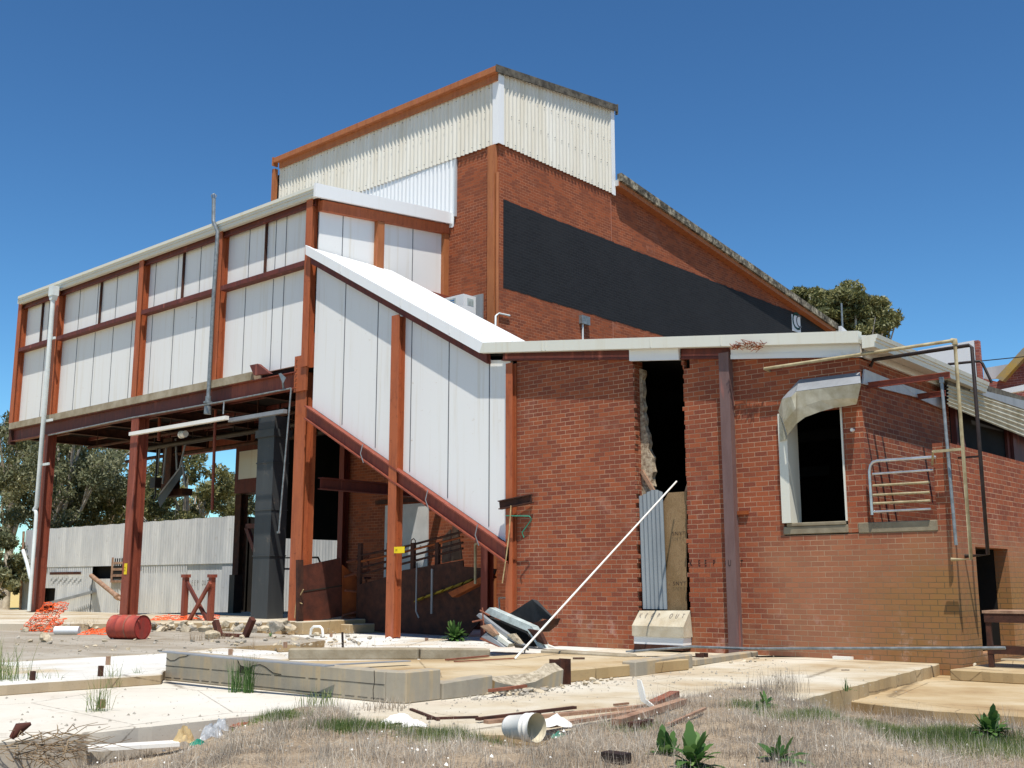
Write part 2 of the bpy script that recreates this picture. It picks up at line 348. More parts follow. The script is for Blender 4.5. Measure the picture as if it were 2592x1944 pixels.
M['stone'] = simple('rubble_stone', (208, 194, 168), (158, 142, 116), 5, .97, bump=.7)
M['stone_grey'] = simple('rubble_grey', (178, 170, 156), (132, 124, 110), 6, .97, bump=.7)
M['door_white'] = simple('door_white', (206, 204, 200), (188, 186, 182), 2, .6)
def ply():
    q = NT('plywood'); v = q.mapv((7, 7, 1.2)); n = q.noise(1.6, 3, .5, v, 2.5)
    wv = q.math('FRACT', q.math('MULTIPLY', n, 14)); c = q.ramp(wv, [(0, srgb(112, 88, 62)), (.5, srgb(142, 116, 84)), (1, srgb(156, 132, 98))])
    c = q.mix(q.math('MULTIPLY', q.mr(q.noise(2.2, 4), .45, .7), .5), c, srgb(104, 80, 48)); return q.fin(c, .85, 0, .2)
M['ply'] = ply()
def leafmat(name, a, b, c2, tr=.25):
    q = NT(name); n = q.noise(.55, 4, .6); n2 = q.noise(9, 2)
    at = q.n('ShaderNodeAttribute'); at.attribute_name = 'tint'
    col = q.ramp(at.outputs['Fac'], [(0, srgb(*a)), (.55, srgb(*b)), (1, srgb(*c2))])
    q.fin(col, .55, 0, .35)
    t = q.n('ShaderNodeBsdfTranslucent'); q.l(col, t.inputs[0]); mx = q.n('ShaderNodeMixShader'); mx.inputs[0].default_value = tr
    q.l(q.p.outputs[0], mx.inputs[1]); q.l(t.outputs[0], mx.inputs[2]); q.l(mx.outputs[0], q.o.inputs[0]); return q.m
M['leaf'] = leafmat('gum_leaf', (78, 84, 58), (112, 114, 80), (168, 166, 130))
M['leaf2'] = leafmat('gum_leaf_yellow', (84, 88, 52), (124, 122, 74), (170, 164, 114))
M['weed'] = leafmat('weed_leaf', (54, 86, 42), (82, 116, 54), (128, 156, 90), .35)
M['grass_dry'] = leafmat('dry_grass', (134, 120, 104), (178, 164, 144), (222, 210, 190), .3)
M['grass_green'] = leafmat('green_grass', (78, 100, 50), (116, 132, 70), (174, 172, 116), .3)
M['stalk'] = simple('dry_stalk', (160, 138, 106), (120, 98, 76), 8, .9)
M['bark'] = simple('gum_bark', (206, 196, 180), (140, 126, 112), 2.5, .9, bump=.3)
def soil():
    q = NT('dry_ground'); n = q.noise(.8, 8, .7); n2 = q.noise(22, 5, .75)
    c = q.ramp(n, [(.35, srgb(140, 122, 100)), (.55, srgb(164, 146, 122)), (.7, srgb(186, 170, 144))])
    c = q.mix(q.math('MULTIPLY', q.mr(n2, .45, .65), .55), c, srgb(110, 92, 74))
    far = q.mr(q.sep(q.geo.outputs['Position'])[0], -34, -46); c = q.mix(far, c, srgb(196, 172, 112))
    q.bump(n2, .8, .02); return q.fin(c, .97, 0, .1)
M['soil'] = soil()

M['mortar_smooth'] = simple('cream_cement', (200, 190, 168), (176, 162, 136), 3, .9, bump=.3)

M['galv_dull'] = galv('galvanised_dull', (150, 156, 158), (120, 126, 130), dark=.25)
def py_(pts, y): return [(hit(a, b, 1, y).x, hit(a, b, 1, y).z) for a, b in pts]
def px_(pts, x): return [(hit(a, b, 0, x).y, hit(a, b, 0, x).z) for a, b in pts]
# ================= brick annex =================
def zt(x): return 5.14+(-9.7-x)*.129
annex = empty('brick_annex', (-11, 17, 0), 'low red brick annex with a tall broken doorway and an arched window opening', 'building')
b = MB()
W0, W1 = 17.0, 17.33
DL, DR, WL, WR = -11.9, -10.75, -8.86, -7.72
def wallx(b, x0, x1, z0, z1=None, y0=W0, y1=W1):
    b.prism([(x0, z0), (x1, z0), (x1, z1 if z1 is not None else zt(x1)), (x0, z1 if z1 is not None else zt(x0))], 'y', y0, y1)
wallx(b, -14.85, DL, 0); wallx(b, DR, WL, 0, zt(DR)-.18)
wallx(b, DR+.13, WL, zt(DR)-.18)
wallx(b, WL, -7.38, 4.08); wallx(b, WR, -7.38, 2.0, 4.08); wallx(b, WL, -6.052, -.3, 1.98); wallx(b, DL, DR, 0, .1)
# torn edges of the doorway, course by course
z = .7; k = 0
while z < zt(DL)-.1:
    j = random.choice([0, .0, .015, .03, .05])+(.0 if z < 4.9 else -.0); 
    if z < 5.3: b.box(DL, DL+j+.004, W0+.002, W0+.11, z+.004, z+.078)
    j = random.choice([0, .01, .02, .05, .11 if (z > 4.2 and k % 3 == 0) else .02])
    b.box(DR-j-.004, DR, W0+.002, W0+.11, z+.004, z+.078)
    z += .086; k += 1
# side walls and the low parapet wall of the loading landing
b.box(-7.61, -7.38, W1, 20.95, 1.9, 4.86)
b.box(-6.28, -6.05, W0, 17.9, 1.98, 3.33); b.box(-6.28, -6.05, 17.9, 19.47, 1.76, 3.33); b.box(-6.28, -6.05, 19.47, 34, -.3, 3.33)
b.box(-6.28, -6.05, W1, 17.9, -.3, 1.98); b.box(-6.28, -6.05, 17.9, 19.47, -.3, .12)
b.build('wall', M['brick'], annex)
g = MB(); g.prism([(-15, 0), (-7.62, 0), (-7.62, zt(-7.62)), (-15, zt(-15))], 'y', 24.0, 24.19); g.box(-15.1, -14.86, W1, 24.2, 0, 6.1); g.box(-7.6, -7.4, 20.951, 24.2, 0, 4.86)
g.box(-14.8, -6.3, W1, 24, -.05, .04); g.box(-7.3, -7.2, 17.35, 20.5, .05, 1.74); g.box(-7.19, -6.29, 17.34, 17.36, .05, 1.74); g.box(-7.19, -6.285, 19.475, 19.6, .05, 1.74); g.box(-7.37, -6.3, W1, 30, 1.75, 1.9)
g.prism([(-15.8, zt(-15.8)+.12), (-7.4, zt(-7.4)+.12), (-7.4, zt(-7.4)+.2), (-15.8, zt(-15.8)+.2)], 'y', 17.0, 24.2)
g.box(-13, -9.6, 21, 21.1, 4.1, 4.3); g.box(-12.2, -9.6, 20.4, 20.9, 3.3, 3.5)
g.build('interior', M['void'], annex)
GA_ = hit(2190, 832, 0, -6.93); GE_ = hit(2505, 968, 0, -6.93); DZ = (GA_.z-GE_.z)/(GE_.y-GA_.y)*7.4
r = MB(); r.hexa([(-15.8,16.9,zt(-15.8)+.32), (-7.2,16.9,zt(-7.2)+.3), (-7.2,24.3,zt(-7.2)+.3-DZ), (-15.8,24.3,zt(-15.8)+.32), (-15.8,16.9,zt(-15.8)+.38), (-7.2,16.9,zt(-7.2)+.36), (-7.2,24.3,zt(-7.2)+.36-DZ), (-15.8,24.3,zt(-15.8)+.38)]); r.build('roof', M['white'], annex)
r = MB(); BG = py_([(1213, 893), (2172, 867), (2172, 837), (1222, 867)], 16.74); r.prism(BG, 'y', 16.74, 16.87)
for xx in (-13.95, -13.85, -11.3, -9.8):
    zc = BG[0][1]+(xx-BG[0][0])*(BG[1][1]-BG[0][1])/(BG[1][0]-BG[0][0]); r.box(xx-.012, xx+.012, 16.732, 16.745, zc+.02, zc+.2)
fas = r.build('barge_board', M['gutter'], annex)
n = MB()
for i in range(90):
    xx = random.uniform(-9.55, -8.95); zz = 5.27+(-9.7-xx)*.129+random.uniform(.0, .16)*(1-abs(xx+9.2)/.5)
    n.tube([(xx, 16.72, zz), (xx+random.uniform(-.12, .12), 16.70-random.uniform(0, .05), zz+random.uniform(-.08, .08))], .006, 3)
n.build('nest', M['rust_bright'], fas)
r = MB(); r.ibeam((-15.2, 16.97, zt(-15.2)+.16), (DL, 16.97, zt(DL)+.16), .1, .32); r.ibeam((DR-.02, 16.97, zt(DR)+.16), (-9.72, 16.97, zt(-9.72)+.16), .1, .32)
r.build('eave_beam', M['steel_dark'], annex)
r = MB(); r.prism([(DL+.01, zt(DL)-.04), (DR-.03, zt(DR)-.02), (DR-.03, zt(DR)+.3), (DL+.01, zt(DL)+.3)], 'y', 16.88, 16.94)
r.build('door_head_panel', M['white'], annex)
r = MB(); r.prism([(-9.7, zt(-9.7)), (-7.31, zt(-7.38)), (-7.31, zt(-7.38)+.34), (-9.7, zt(-9.7)+.34)], 'y', 16.90, 16.99)
r.prism([(-9.7, zt(-9.7)-.02), (-7.62, zt(-7.62)), (-7.62, zt(-7.62)+.09), (-9.7, zt(-9.7)+.06)], 'y', 16.885, 16.899)
r.build('eave_panel', M['white'], annex)
r = MB(); r.prism(px_([(2192, 905), (2400, 985), (2400, 945), (2192, 866)], -7.32), 'x', -7.37, -7.32); r.build('eave_panel', M['panel'], annex, label='shaded white eave panel along the side wall')
# stepped gutter along the side
r = MB()
def gut(y0, y1, z0, z1, d=.17):
    for (x0, x1, a, c) in ((-7.2, -7.02, .0, .03), (-7.04, -7.0, .03, .12), (-7.0, -6.96, .12, .2), (-6.97, -6.93, .2, .31)):
        r.hexa([(x0, y0, z0+a), (x1, y0, z0+a), (x1, y1, z1+a), (x0, y1, z1+a), (x0, y0, z0+c), (x1, y0, z0+c), (x1, y1, z1+c), (x0, y1, z1+c)])
gp_ = [(-7.2, 0), (-7.0, 0), (-6.99, .08), (-6.97, .085), (-6.965, .13), (-6.945, .135), (-6.93, .20), (-7.2, .20)]
ng = len(gp_); r.add([(x, 16.735, GA_.z-.2+z) for x, z in gp_]+[(x, GE_.y, GE_.z-.2+z) for x, z in gp_], [tuple(range(ng)), tuple(range(2*ng-1, ng-1, -1))]+[(i, ng+i, ng+(i+1) % ng, (i+1) % ng) for i in range(ng)]); r.build('gutter', M['gutter'], annex)
# left torn jamb showing cream render
r = MB(); pts = []
zz = .75
while zz < 5.25:
    pts.append((DL+.03+.10+.07*math.sin(zz*2.3)+random.uniform(-.025, .025)+(.07 if 1.0 < zz < 3.6 else 0), zz)); zz += .09
r.prism([(DL-.02, .72)]+pts+[(DL-.02, 5.3)], 'y', 17.22, 17.34); r.build('torn_jamb', M['mortar_rough'], annex)
# sill bands
r = MB(); r.box(-8.87, -7.72, 16.985, W1, 2.0, 2.13); r.box(-7.55, -6.28, 16.985, W1+.3, 1.985, 2.15)
r.box(-8.8, -7.75, 16.97, 17.2, 2.132, 2.19); r.build('sill', M['render_grey'], annex, bevel=.01)
# window frame, hood
fr = MB(); fr.box(WL+.002, hx(1998, 1200, 16.95), 16.93, 17.32, 2.19, 4.05); fr.build('window_jamb', M['gutter'], annex, label='wide cream left window jamb')
fr = MB(); fr.box(WR-.03, WR-.002, 16.975, 17.32, 2.19, 4.05); fr.build('window_jamb', M['gutter'], annex)
def H_(px, py, y): p = hit(px, py, 1, y); return (p.x, p.y, p.z)
hd = MB()
hd.add([H_(2023,962,16.99), H_(2070,956,16.99), H_(2177,943,16.99), H_(2179,970,16.64), H_(2070,984,16.64), H_(2016,991,16.64)], [(0,1,4,5), (1,2,3,4)])
hd.add([H_(2023,962,16.985), H_(2016,991,16.64), H_(2008,1003,16.63), H_(1980,1010,16.85)], [(0,1,2,3)])
hood = hd.build('window_hood', M['galv_old'], annex); m = hood.modifiers.new('thick', 'SOLIDIFY'); m.thickness = .006
sh = MB()
tp = [H_(2016,991,16.63), H_(2048,987,16.63), H_(2080,983,16.63), H_(2112,979,16.63), H_(2145,975,16.63), H_(2180,970,16.63)]
md = [H_(2014,1035,16.66), H_(2040,1026,16.665), H_(2076,1014,16.67), H_(2112,1010,16.68), H_(2140,1008,16.69), H_(2172,1008,16.70)]
bt = [H_(2017,1072,16.70), H_(2038,1056,16.70), H_(2076,1042,16.72), H_(2112,1032,16.74), H_(2140,1028,16.78), H_(2168,1023,16.80)]
sh.add(tp+md+bt, [(i, i+1, i+7, i+6) for i in range(5)]+[(i+6, i+7, i+13, i+12) for i in range(5)], 0, False)
sh.add([H_(2016,991,16.63), H_(2014,1035,16.60), H_(2017,1072,16.70), H_(1994,1101,16.80), H_(1984,1070,16.70), H_(2003,1004,16.62)], [(0,1,5), (1,2,3), (1,3,4), (1,4,5)])
sh.add([H_(2003,1004,16.625), H_(1984,1070,16.70), H_(1994,1101,16.80), H_(1974,1046,16.9), H_(1971,1040,16.97), H_(1980,1010,16.86)], [(0,1,5), (1,2,3), (1,3,4), (1,4,5)])
sh.add([H_(1972,1046,16.92), H_(1992,1111,16.90), H_(1975,1118,16.92)], [(0,1,2)])
bent = sh.build('bent_sheet', M['cream_rib'], hood, label='bent cream sheet curling down over the opening'); m = bent.modifiers.new('thick', 'SOLIDIFY'); m.thickness = .006
r = MB(); r.prism([(16.99, 4.40), (17.1, 4.66), (18.6, 4.62), (19.3, 4.50), (19.3, 4.47)], 'x', -7.36, -7.33); r.prism([(18.5, 4.62), (20.6, 4.62), (20.6, 4.40), (19.4, 4.45)], 'x', -7.352, -7.325)
r.build('flashing', M['galv'], annex)
r = MB(); r.box(-9.93, -9.73, 16.86, 16.999, .02, zt(-9.8)+.1); r.build('pilaster', M['brown'], annex)
r = MB(); r.box(-14.94, -14.82, 17.34, 17.4, 0, 5.7); 
# landing posts, canopy behind the parapet
c = MB()
c.box(-7.36, -7.26, 20.95, 21.05, 1.9, 4.7); c.box(-7.32, -7.26, 24.3, 24.5, 1.9, 4.8); c.bar((-7.2, 21.3, 3.3), (-7.2, 21.0, 4.1), .02, .1)
c.box(-7.39, -7.33, 24.15, 33, 1.9, 4.8)
c.build('landing_wall', M['steel_dark'], annex, label='red oxide wall panels behind the parapet')
XA = -7.12
pa = hit(2397, 1028, 0, XA); pb = hit(2397, 974, 0, XA); pc = hit(2592, 1107, 0, XA); sl = (pc.z-pa.z)/(pc.y-pa.y)
c = MB(); pd = hit(2592, 1033, 0, XA); nt_, ns_ = 6, 42
for i in range(nt_+1):
    for j in range(ns_+1):
        t = i/nt_*1.5; u0 = Vector(pa).lerp(Vector(pc), t); u1 = Vector(pb).lerp(Vector(pd), t); p = u0.lerp(u1, j/ns_); c.v.append((p.x+.02*math.sin(j/ns_*math.pi*2*6)+.015, p.y, p.z))
for i in range(nt_):
    for j in range(ns_): o = i*(ns_+1)+j; c.f.append((o, o+1, o+ns_+2, o+ns_+1)); c.m.append(0); c.s.append(True)
a = c.build('canopy_sheet', M['cream_rib'], annex)
c = MB(); c.prism(px_([(2401, 945), (2700, 1038), (2700, 1068), (2398, 974)], XA+.01), 'x', XA-.05, XA+.01); s_ = c.build('soffit_shade_strip', M['cap_dark'], annex)  # dark strip above the ribbed sheet, eave shade put into its colour
c = MB(); c.prism(px_([(2456, 980), (2592, 1014), (2700, 1048), (2700, 1080), (2592, 1036), (2456, 990)], XA+.03), 'x', XA+.02, XA+.03); c.build('canopy_flashing', M['galv_old'], annex)
for yy, z0 in ((17.2, 4.4), (19.3, 4.48)):
    c = MB(); c.ibeam((-7.36, yy, z0), (-6.0 if yy < 18 else hx(2393, 990, 19.3), yy, z0+.01), .05, .1, .012); c.build('canopy_bracket', M['steel_red'], annex)
c = MB(); xi = hx(2160, 1089); zi = hz(2160, 1089); c.tube([(xi, 17.0, zi), (xi, 16.94, zi)], .03, 8); c.build('insulator', M['white_p'], annex)
# stencilled words
kx0 = hx(1745, 1425); kx1 = hx(1886, 1425)
L = "KEEP OUT"; lx = [1749, 1771, 1787, 1808, None, 1838, 1857, 1878]
for ch, p in zip(L, lx):
    if p:
        xo = hx(p, 1425); yo = 16.855 if ch == 'U' else 16.996
        text_mesh(ch, .155, (xo-.03, yo, hz(p, 1425)-.055), (1,0,0), (0,0,1), M['stencil'], 'stencil_letter', annex, squash=.62)
# small broken brick by the pilaster
c = MB(); c.box(-9.72, -9.52, 16.95, 17.02, hz(1875, 1303), hz(1875, 1298)+.03); c.build('loose_brick', M['rust_bright'], annex)
# step in front of the doorway
st = empty('door_step', (-11.3, 16.85, 0), 'cream concrete step with a sloping top and red painted foot below the broken doorway', 'step')
c = MB(); c.add([(-11.83,16.96,.70), (-10.74,16.96,.72), (-10.72,16.70,.44), (-11.82,16.70,.44), (-11.82,16.70,.26), (-10.72,16.70,.26), (-11.82,16.99,.26), (-10.72,16.99,.26)],
  [(0,3,2,1), (3,4,5,2), (4,6,7,5), (0,6,4,3), (1,2,5,7), (0,1,7,6)]); c.build('tread', M['mortar_smooth'], st)
c = MB(); c.box(-11.80, -10.75, 16.73, 16.99, .12, .258); c.build('riser', M['white'], st)
c = MB(); c.box(-11.79, -10.78, 16.72, 16.99, .03, .118); c.build('foot', M['rust_dark'], st)
for i, ch in enumerate("KEEP OUT"):
    if ch != ' ': text_mesh(ch, .15, (-11.76+i*.13, 16.825, .60), (1,0,0), (0,.78,.62), M['stencil_faint'], 'stencil_letter', st, squash=.55).location.z += .0
# sheets closing the doorway
c = MB(); c.corr((-11.86, 17.06, .73), (1,0,.0), (0,0,1), (0,-1,0), .54, 2.1, .09, .018, topfn=lambda a: 2.13-.05*math.cos(a*9))
c.v = [(x+(.04 if (z-.73) < .25 else 0), y, z) for x, y, z in c.v]
o = c.build('corrugated_sheet', M['galv_dull'], label='upright corrugated iron sheet closing the left half of the doorway', cat='metal sheet')
c = MB(); P = py_([(1665,1405), (1668,1330), (1678,1272), (1692,1247), (1738,1244), (1738,1544), (1690,1546), (1672,1500), (1662,1450)], 17.12)
c.prism(P, 'y', 17.12, 17.138); pl = c.build('plywood_sheet', M['ply'], label='curved edged plywood sheet closing the right half of the doorway', cat='board')
text_mesh("SNYT", .1, (hx(1702, 1356, 17.1), 17.094, hz(1702, 1356, 17.1)), (1,0,0), (0,0,1), M['stencil'], 'stamp', pl)
text_mesh("SNYT", .1, (hx(1704, 1482, 17.1), 17.094, hz(1704, 1482, 17.1)), (1,0,0), (0,0,1), M['stencil'], 'stamp', pl)
c = MB(); c.bar((-11.88, 17.2, 3.3), (-11.55, 17.2, 2.8), .05, .07); c.build('timber_strut', M['timber'], label='short grey timber strut at the left of the doorway above the iron sheet', cat='timber')
c = MB(); c.bar((-10.72, 17.16, 3.2), (-10.9, 17.16, 2.75), .05, .07); c.build('timber_strut', M['timber'], label='dark timber strut at the right of the doorway above the plywood', cat='timber')
# bracket with wires
c = MB(); c.ibeam((-15.15, 16.8, 2.78), (-14.35, 16.88, 2.88), .12, .18, .02); br = c.build('steel_bracket', M['rust_dark'], label='rusty steel stub bracket on the brick wall beside the stair post', cat='bracket')
c = MB(); c.tube([(-14.9,16.72,2.55), (-14.3,16.75,2.52), (-14.25,16.75,2.45), (-14.5,16.75,2.2), (-14.45,16.75,2.1)], .012, 5); c.build('wire', M['green_p'], br)
c = MB(); c.tube([(-14.75,16.7,2.75), (-14.78,16.68,2.2), (-14.88,16.7,1.7), (-15.0,16.72,1.2)], .014, 5); c.build('cable', M['rope'], br)
# ================= elevated gallery =================
gal = empty('elevated_gallery', (-30, 17, 0), 'white panelled elevated gallery on tall orange steel columns, left of the stairs', 'building')
XE, XR = -38.45, -21.7
PX = [-38.45, -35.55, -30.15, -25.95, -21.9]
NAMES = 'wall_panel'
low_j = [[hx(103, 900)], [hx(x, 870) for x in (186, 230, 275, 322)], [hx(x, 800) for x in (377, 431, 487)], [hx(x, 720) for x in (613, 682, 709)]]
up_j = [[hx(115, 790)], [hx(x, 760) for x in (193, 238, 285, 335)], [hx(x, 690) for x in (385, 441, 497)], [hx(x, 620) for x in (622, 688, 714)]]
mull = [hx(101, 800), hx(250, 740), hx(460, 650), hx(668, 590)]
for i in range(4):
    a, b_ = PX[i]+.08, PX[i+1]-.08
    c = MB(); c.box(a, b_, 17.13, 17.2, 6.745, 9.355)
    for j in low_j[i]: c.box(j-.011, j+.011, 17.122, 17.131, 6.75, 9.27, 1)
    c.build('wall_panel', [M['panel'], M['joint']], gal)
    c = MB(); c.box(a, b_, 17.13, 17.2, 9.356, 10.95)
    for j in up_j[i]: c.box(j-.011, j+.011, 17.122, 17.131, 9.44, 10.95, 1)
    c.build('wall_panel', [M['panel'], M['joint']], gal)
    c = MB(); c.box(mull[i]-.02, mull[i]+.02, 17.05, 17.121, 9.42, 10.95); c.build('mullion', M['rust_dark'], gal)
for i, x in enumerate(PX):
    c = MB(); c.hcol(x+(.09 if i == 0 else 0), 17.0, 6.745 if x < -24.5 else 6.6, 11.14, .24, .25, .025); c.build('post', M['steel'], gal)
c = MB()
for i in range(4): c.box(PX[i]+.14, PX[i+1]-.14, 16.89, 17.13, 9.29, 9.31); c.box(PX[i]+.14, PX[i+1]-.14, 16.89, 16.91, 9.31, 9.42); c.box(PX[i]+.14, PX[i+1]-.14, 16.91, 17.13, 9.40, 9.42)
c.build('rail', M['steel_dark'], gal)
c = MB(); c.ibeam((XE, 17.0, 11.02), (XR-.1, 17.0, 11.02), .1, .28); c.build('eave_beam', M['steel_dark'], gal)
# roof rises toward the tall hall
def zr(y): return 11.22+(y-16.6)*.115
GL0 = hx(45, 755, 16.76)+.02
c = MB(); c.hexa([(GL0,16.8,zr(16.8)-.1), (-21.57,16.8,zr(16.8)-.1), (-21.57,21.7,zr(21.7)-.1), (GL0,21.7,zr(21.7)-.1), (GL0,16.8,zr(16.8)), (-21.57,16.8,zr(16.8)), (-21.57,21.7,zr(21.7)), (GL0,21.7,zr(21.7))])
c.hexa([(GL0,21.701,zr(21.7)-.1), (-30.35,21.701,zr(21.7)-.1), (-30.35,23.6,zr(23.6)-.1), (GL0,23.6,zr(23.6)-.1), (GL0,21.701,zr(21.7)), (-30.35,21.701,zr(21.7)), (-30.35,23.6,zr(23.6)), (GL0,23.6,zr(23.6))])
c.build('roof', M['galv'], gal)
c = MB()
GL = hx(45, 755, 16.76); GR = hx(797, 462, 16.76)
for (y0, y1, z0, z1) in ((16.83, 16.94, 11.03, 11.06), (16.81, 16.84, 11.06, 11.15), (16.785, 16.815, 11.15, 11.22), (16.76, 16.79, 11.22, 11.31)): c.box(GL, GR, y0, y1, z0, z1)
c.box(GL-.01, GL-.001, 16.77, 16.94, 11.04, 11.30); c.build('gutter', M['gutter'], gal)
c = MB(); c.box(GL, -21.62, 16.945, 16.965, 11.1, 11.2); c.build('soffit', M['cap_dark'], gal)
c = MB(); P = px_([(798, 463), (1150, 541), (1150, 569), (797, 497)], -21.5); P = [(min(a_, 21.75), b_) for a_, b_ in P]; c.prism(P, 'x', -21.56, -21.48); c.build('barge_board', M['white'], gal)
# floor
c = MB(); c.box(-38.4, -24.1, 16.86, 17.2, 6.53, 6.744); c.build('floor_edge', M['conc'], gal)
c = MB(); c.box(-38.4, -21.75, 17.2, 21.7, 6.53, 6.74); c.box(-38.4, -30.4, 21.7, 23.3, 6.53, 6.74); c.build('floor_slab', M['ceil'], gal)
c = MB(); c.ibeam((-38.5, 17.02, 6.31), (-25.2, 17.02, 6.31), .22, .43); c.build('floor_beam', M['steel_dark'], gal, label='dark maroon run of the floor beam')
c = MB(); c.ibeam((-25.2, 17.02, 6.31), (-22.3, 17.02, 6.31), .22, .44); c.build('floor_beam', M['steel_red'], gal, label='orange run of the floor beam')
c = MB(); c.ibeam((-38.4, 23.2, 6.3), (-30.4, 23.2, 6.3), .2, .44); c.build('floor_beam', M['steel_red'], gal)
for x in (-38.3, -35.55, -32.9, -30.0, -27.4, -24.6, -22.3):
    c = MB(); c.ibeam((x, 17.15, 6.36), (x, 23.1 if x < -30.4 else 21.7, 6.36), .15, .3); c.build('joist', M['rust_dark'], gal)
c = MB()
for y in (18.4, 19.8, 21.2): c.box(-38.3, -22.4, y-.05, y+.05, 6.4, 6.52)
c.build('joist', M['steel_dark'], gal)
# columns below
for (x, y, w_, d_, mt, zb) in ((-22.12, 17.17, .42, .36, 'steel', .3), (-30.02, 17.1, .40, .36, 'steel_red', .3), (-35.72, 17.1, .26, .3, 'steel_red', .3)):
    c = MB(); c.hcol(x, y, zb, 6.1 if mt != 'steel' else 6.85, w_, d_, .03, 0); c.box(x-w_/2-.04, x+w_/2+.04, y-d_/2-.04, y+d_/2+.04, zb-.01, zb+.02, 0)
    c.build('column', M[mt], gal)
c = MB(); c.box(-22.35, -21.86, 16.93, 16.985, 6.0, 6.92); 
for i in range(7): c.tube([(-22.26, 16.9, 6.1+i*.12), (-22.26, 16.94, 6.1+i*.12)], .02, 6)
c.build('splice_plate', M['steel'], gal)
# side facing the tall hall (x = -21.7)
c = MB(); c.prism([(17.1, 7.5), (19.0, 7.5), (19.0, zr(19)-.55), (17.1, zr(17.1)-.52)], 'x', -21.82, -21.74); j = hit(867, 600, 0, -21.74).y
c.box(-21.741, -21.732, j-.011, j+.011, 7.5, 11.1, 1); c.build('wall_panel', [M['panel'], M['joint']], gal)
c = MB(); c.prism([(19.2, 7.5), (21.6, 7.5), (21.6, zr(21.6)-.58), (19.2, zr(19.2)-.55)], 'x', -21.82, -21.74); j = hit(1044, 650, 0, -21.74).y
c.box(-21.741, -21.732, j-.011, j+.011, 7.5, 11.3, 1); c.build('wall_panel', [M['panel'], M['joint']], gal)
c = MB(); c.box(-21.8, -21.592, 18.98, 19.22, 7.5, zr(19.1)-.585); c.build('post', M['copper'], gal)
c = MB(); c.box(-21.8, -21.612, 21.55, 21.74, 7.5, zr(21.6)-.585); c.build('post', M['copper'], gal)
c = MB(); c.prism([(17.06, zr(17)-.55), (21.74, zr(21.7)-.58), (21.74, zr(21.7)-.3), (17.06, zr(17)-.27)], 'x', -21.775, -21.59); c.build('eave_beam', M['steel'], gal)
c = MB(); c.box(-21.8, -21.6, 19.8, 21.74, 9.27, 9.36); c.build('bottom_rail', M['steel_red'], gal)
c = MB(); c.box(-38.4, -38.33, 17.2, 23.2, 6.75, 11.4); c.box(-38.4, -30.4, 23.2, 23.28, 6.75, 11.9); c.build('wall_panel', M['panel'], gal)
c = MB(); c.box(-38.45, -38.3, 16.9, 17.1, 6.0, 6.53); c.build('beam_end', M['rust_dark'], gal)
# triangular stair offcut at the end of the floor edge
c = MB(); P = py_([(640, 926), (660, 922), (690, 946), (650, 951)], 16.85); c.prism(P, 'y', 16.75, 16.86); c.build('end_plate', M['steel_dark'], gal)
# vent pipe, downpipe
c = MB(); V = [(541, 503), (540, 560), (551, 587), (540, 760), (527, 1012)]; V3 = []
for i, q in enumerate(V): p = hit(q[0], q[1], 1, 16.70 if i < 2 else (16.74 if i == 2 else 16.8)); V3.append(p)
c.tube(V3, .055, 10); top = V3[0]
for k in range(8):
    an = k*math.pi/4; c.tube([top+Vector((.05*math.cos(an), .05*math.sin(an), 0)), top+Vector((.08*math.cos(an), .08*math.sin(an), .1)), top+Vector((0, 0, .16))], .008, 4)
c.tube([V3[-1]+Vector((0,0,.1)), V3[-1]-Vector((0,0,.25))], .08, 10); c.tube([V3[-1]-Vector((0,0,.05)), V3[-1]-Vector((0,0,.1))], .13, 10); c.tube([V3[-1]-Vector((0,0,.18)), V3[-1]-Vector((0,0,.4))], .10, 10)
c.build('vent_pipe', M['pipe_grey'], gal)
dp = MB(); dp.box(-35.42, -35.12, 16.5, 16.72, 10.75, 11.08); dp.prism([(-35.42, 10.75), (-35.12, 10.75), (-35.2, 10.6), (-35.34, 10.6)], 'y', 16.52, 16.7)
dp.tube([(-35.27,16.6,10.75), (-35.27,16.6,3.7), (-35.4,16.6,3.55)], .075, 10); dp.tube([(-35.42,16.6,3.62), (-35.3,16.6,3.52), (-35.26,16.6,3.4), (-35.24,16.6,.35)], .06, 10)
dp.tube([(-36.0,16.6,2.0+.28), (-35.62,16.6,1.83), (-35.3,16.6,1.35)], .06, 8)
dpo = dp.build('downpipe', M['pvc'], gal)
for z0 in (9.3, 6.5, 5.05): c = MB(); c.box(-35.36, -34.85 if z0 < 9 else -35.1, 16.67, 16.72, z0-.04, z0+.04); c.build('bracket', M['pvc'], dpo)
# inner fittings below the floor
c = MB(); a = gp(641, 1563, .3); b2 = gp(676, 1567, .3); X1 = b2[0]; Y1 = b2[1]
c.box(X1-.72, X1, Y1, Y1+.5, .3, 5.6)
for z0 in (1.9, 3.1, 4.35): c.box(X1-.74, X1+.02, Y1-.02, Y1+.52, z0, z0+.03)
c.box(X1-.78, X1+.05, Y1-.05, Y1+.56, 5.05, 5.25); c.build('air_duct', M['galv_duct'], gal)
c = MB(); P = py_([(592,1138), (657,1128), (657,1318), (648,1250), (592,1248)], 22.6); xa = hx(595, 1200, 22.3); xb = hx(657, 1200, 22.3)
c.box(xa, xb, 22.3, 23.1, 4.3, 6.1); c.build('plant_box', M['steel_dark'], gal)
c = MB(); c.box(xa+.25, xb-.02, 22.27, 22.298, hz(620, 1212, 22.3), hz(620, 1142, 22.3)); c.build('access_panel', M['gutter'], gal)
for (u0, v0, u1, v1, yy, rr) in ((405, 1038, 402, 1115, 18.0, .05), (546, 1030, 537, 1290, 18.0, .045)):
    c = MB(); c.tube([hit(u0, v0, 1, yy), hit(u1, v1, 1, yy)], rr, 6); c.build('hanger_rod', M['steel_red'], gal)
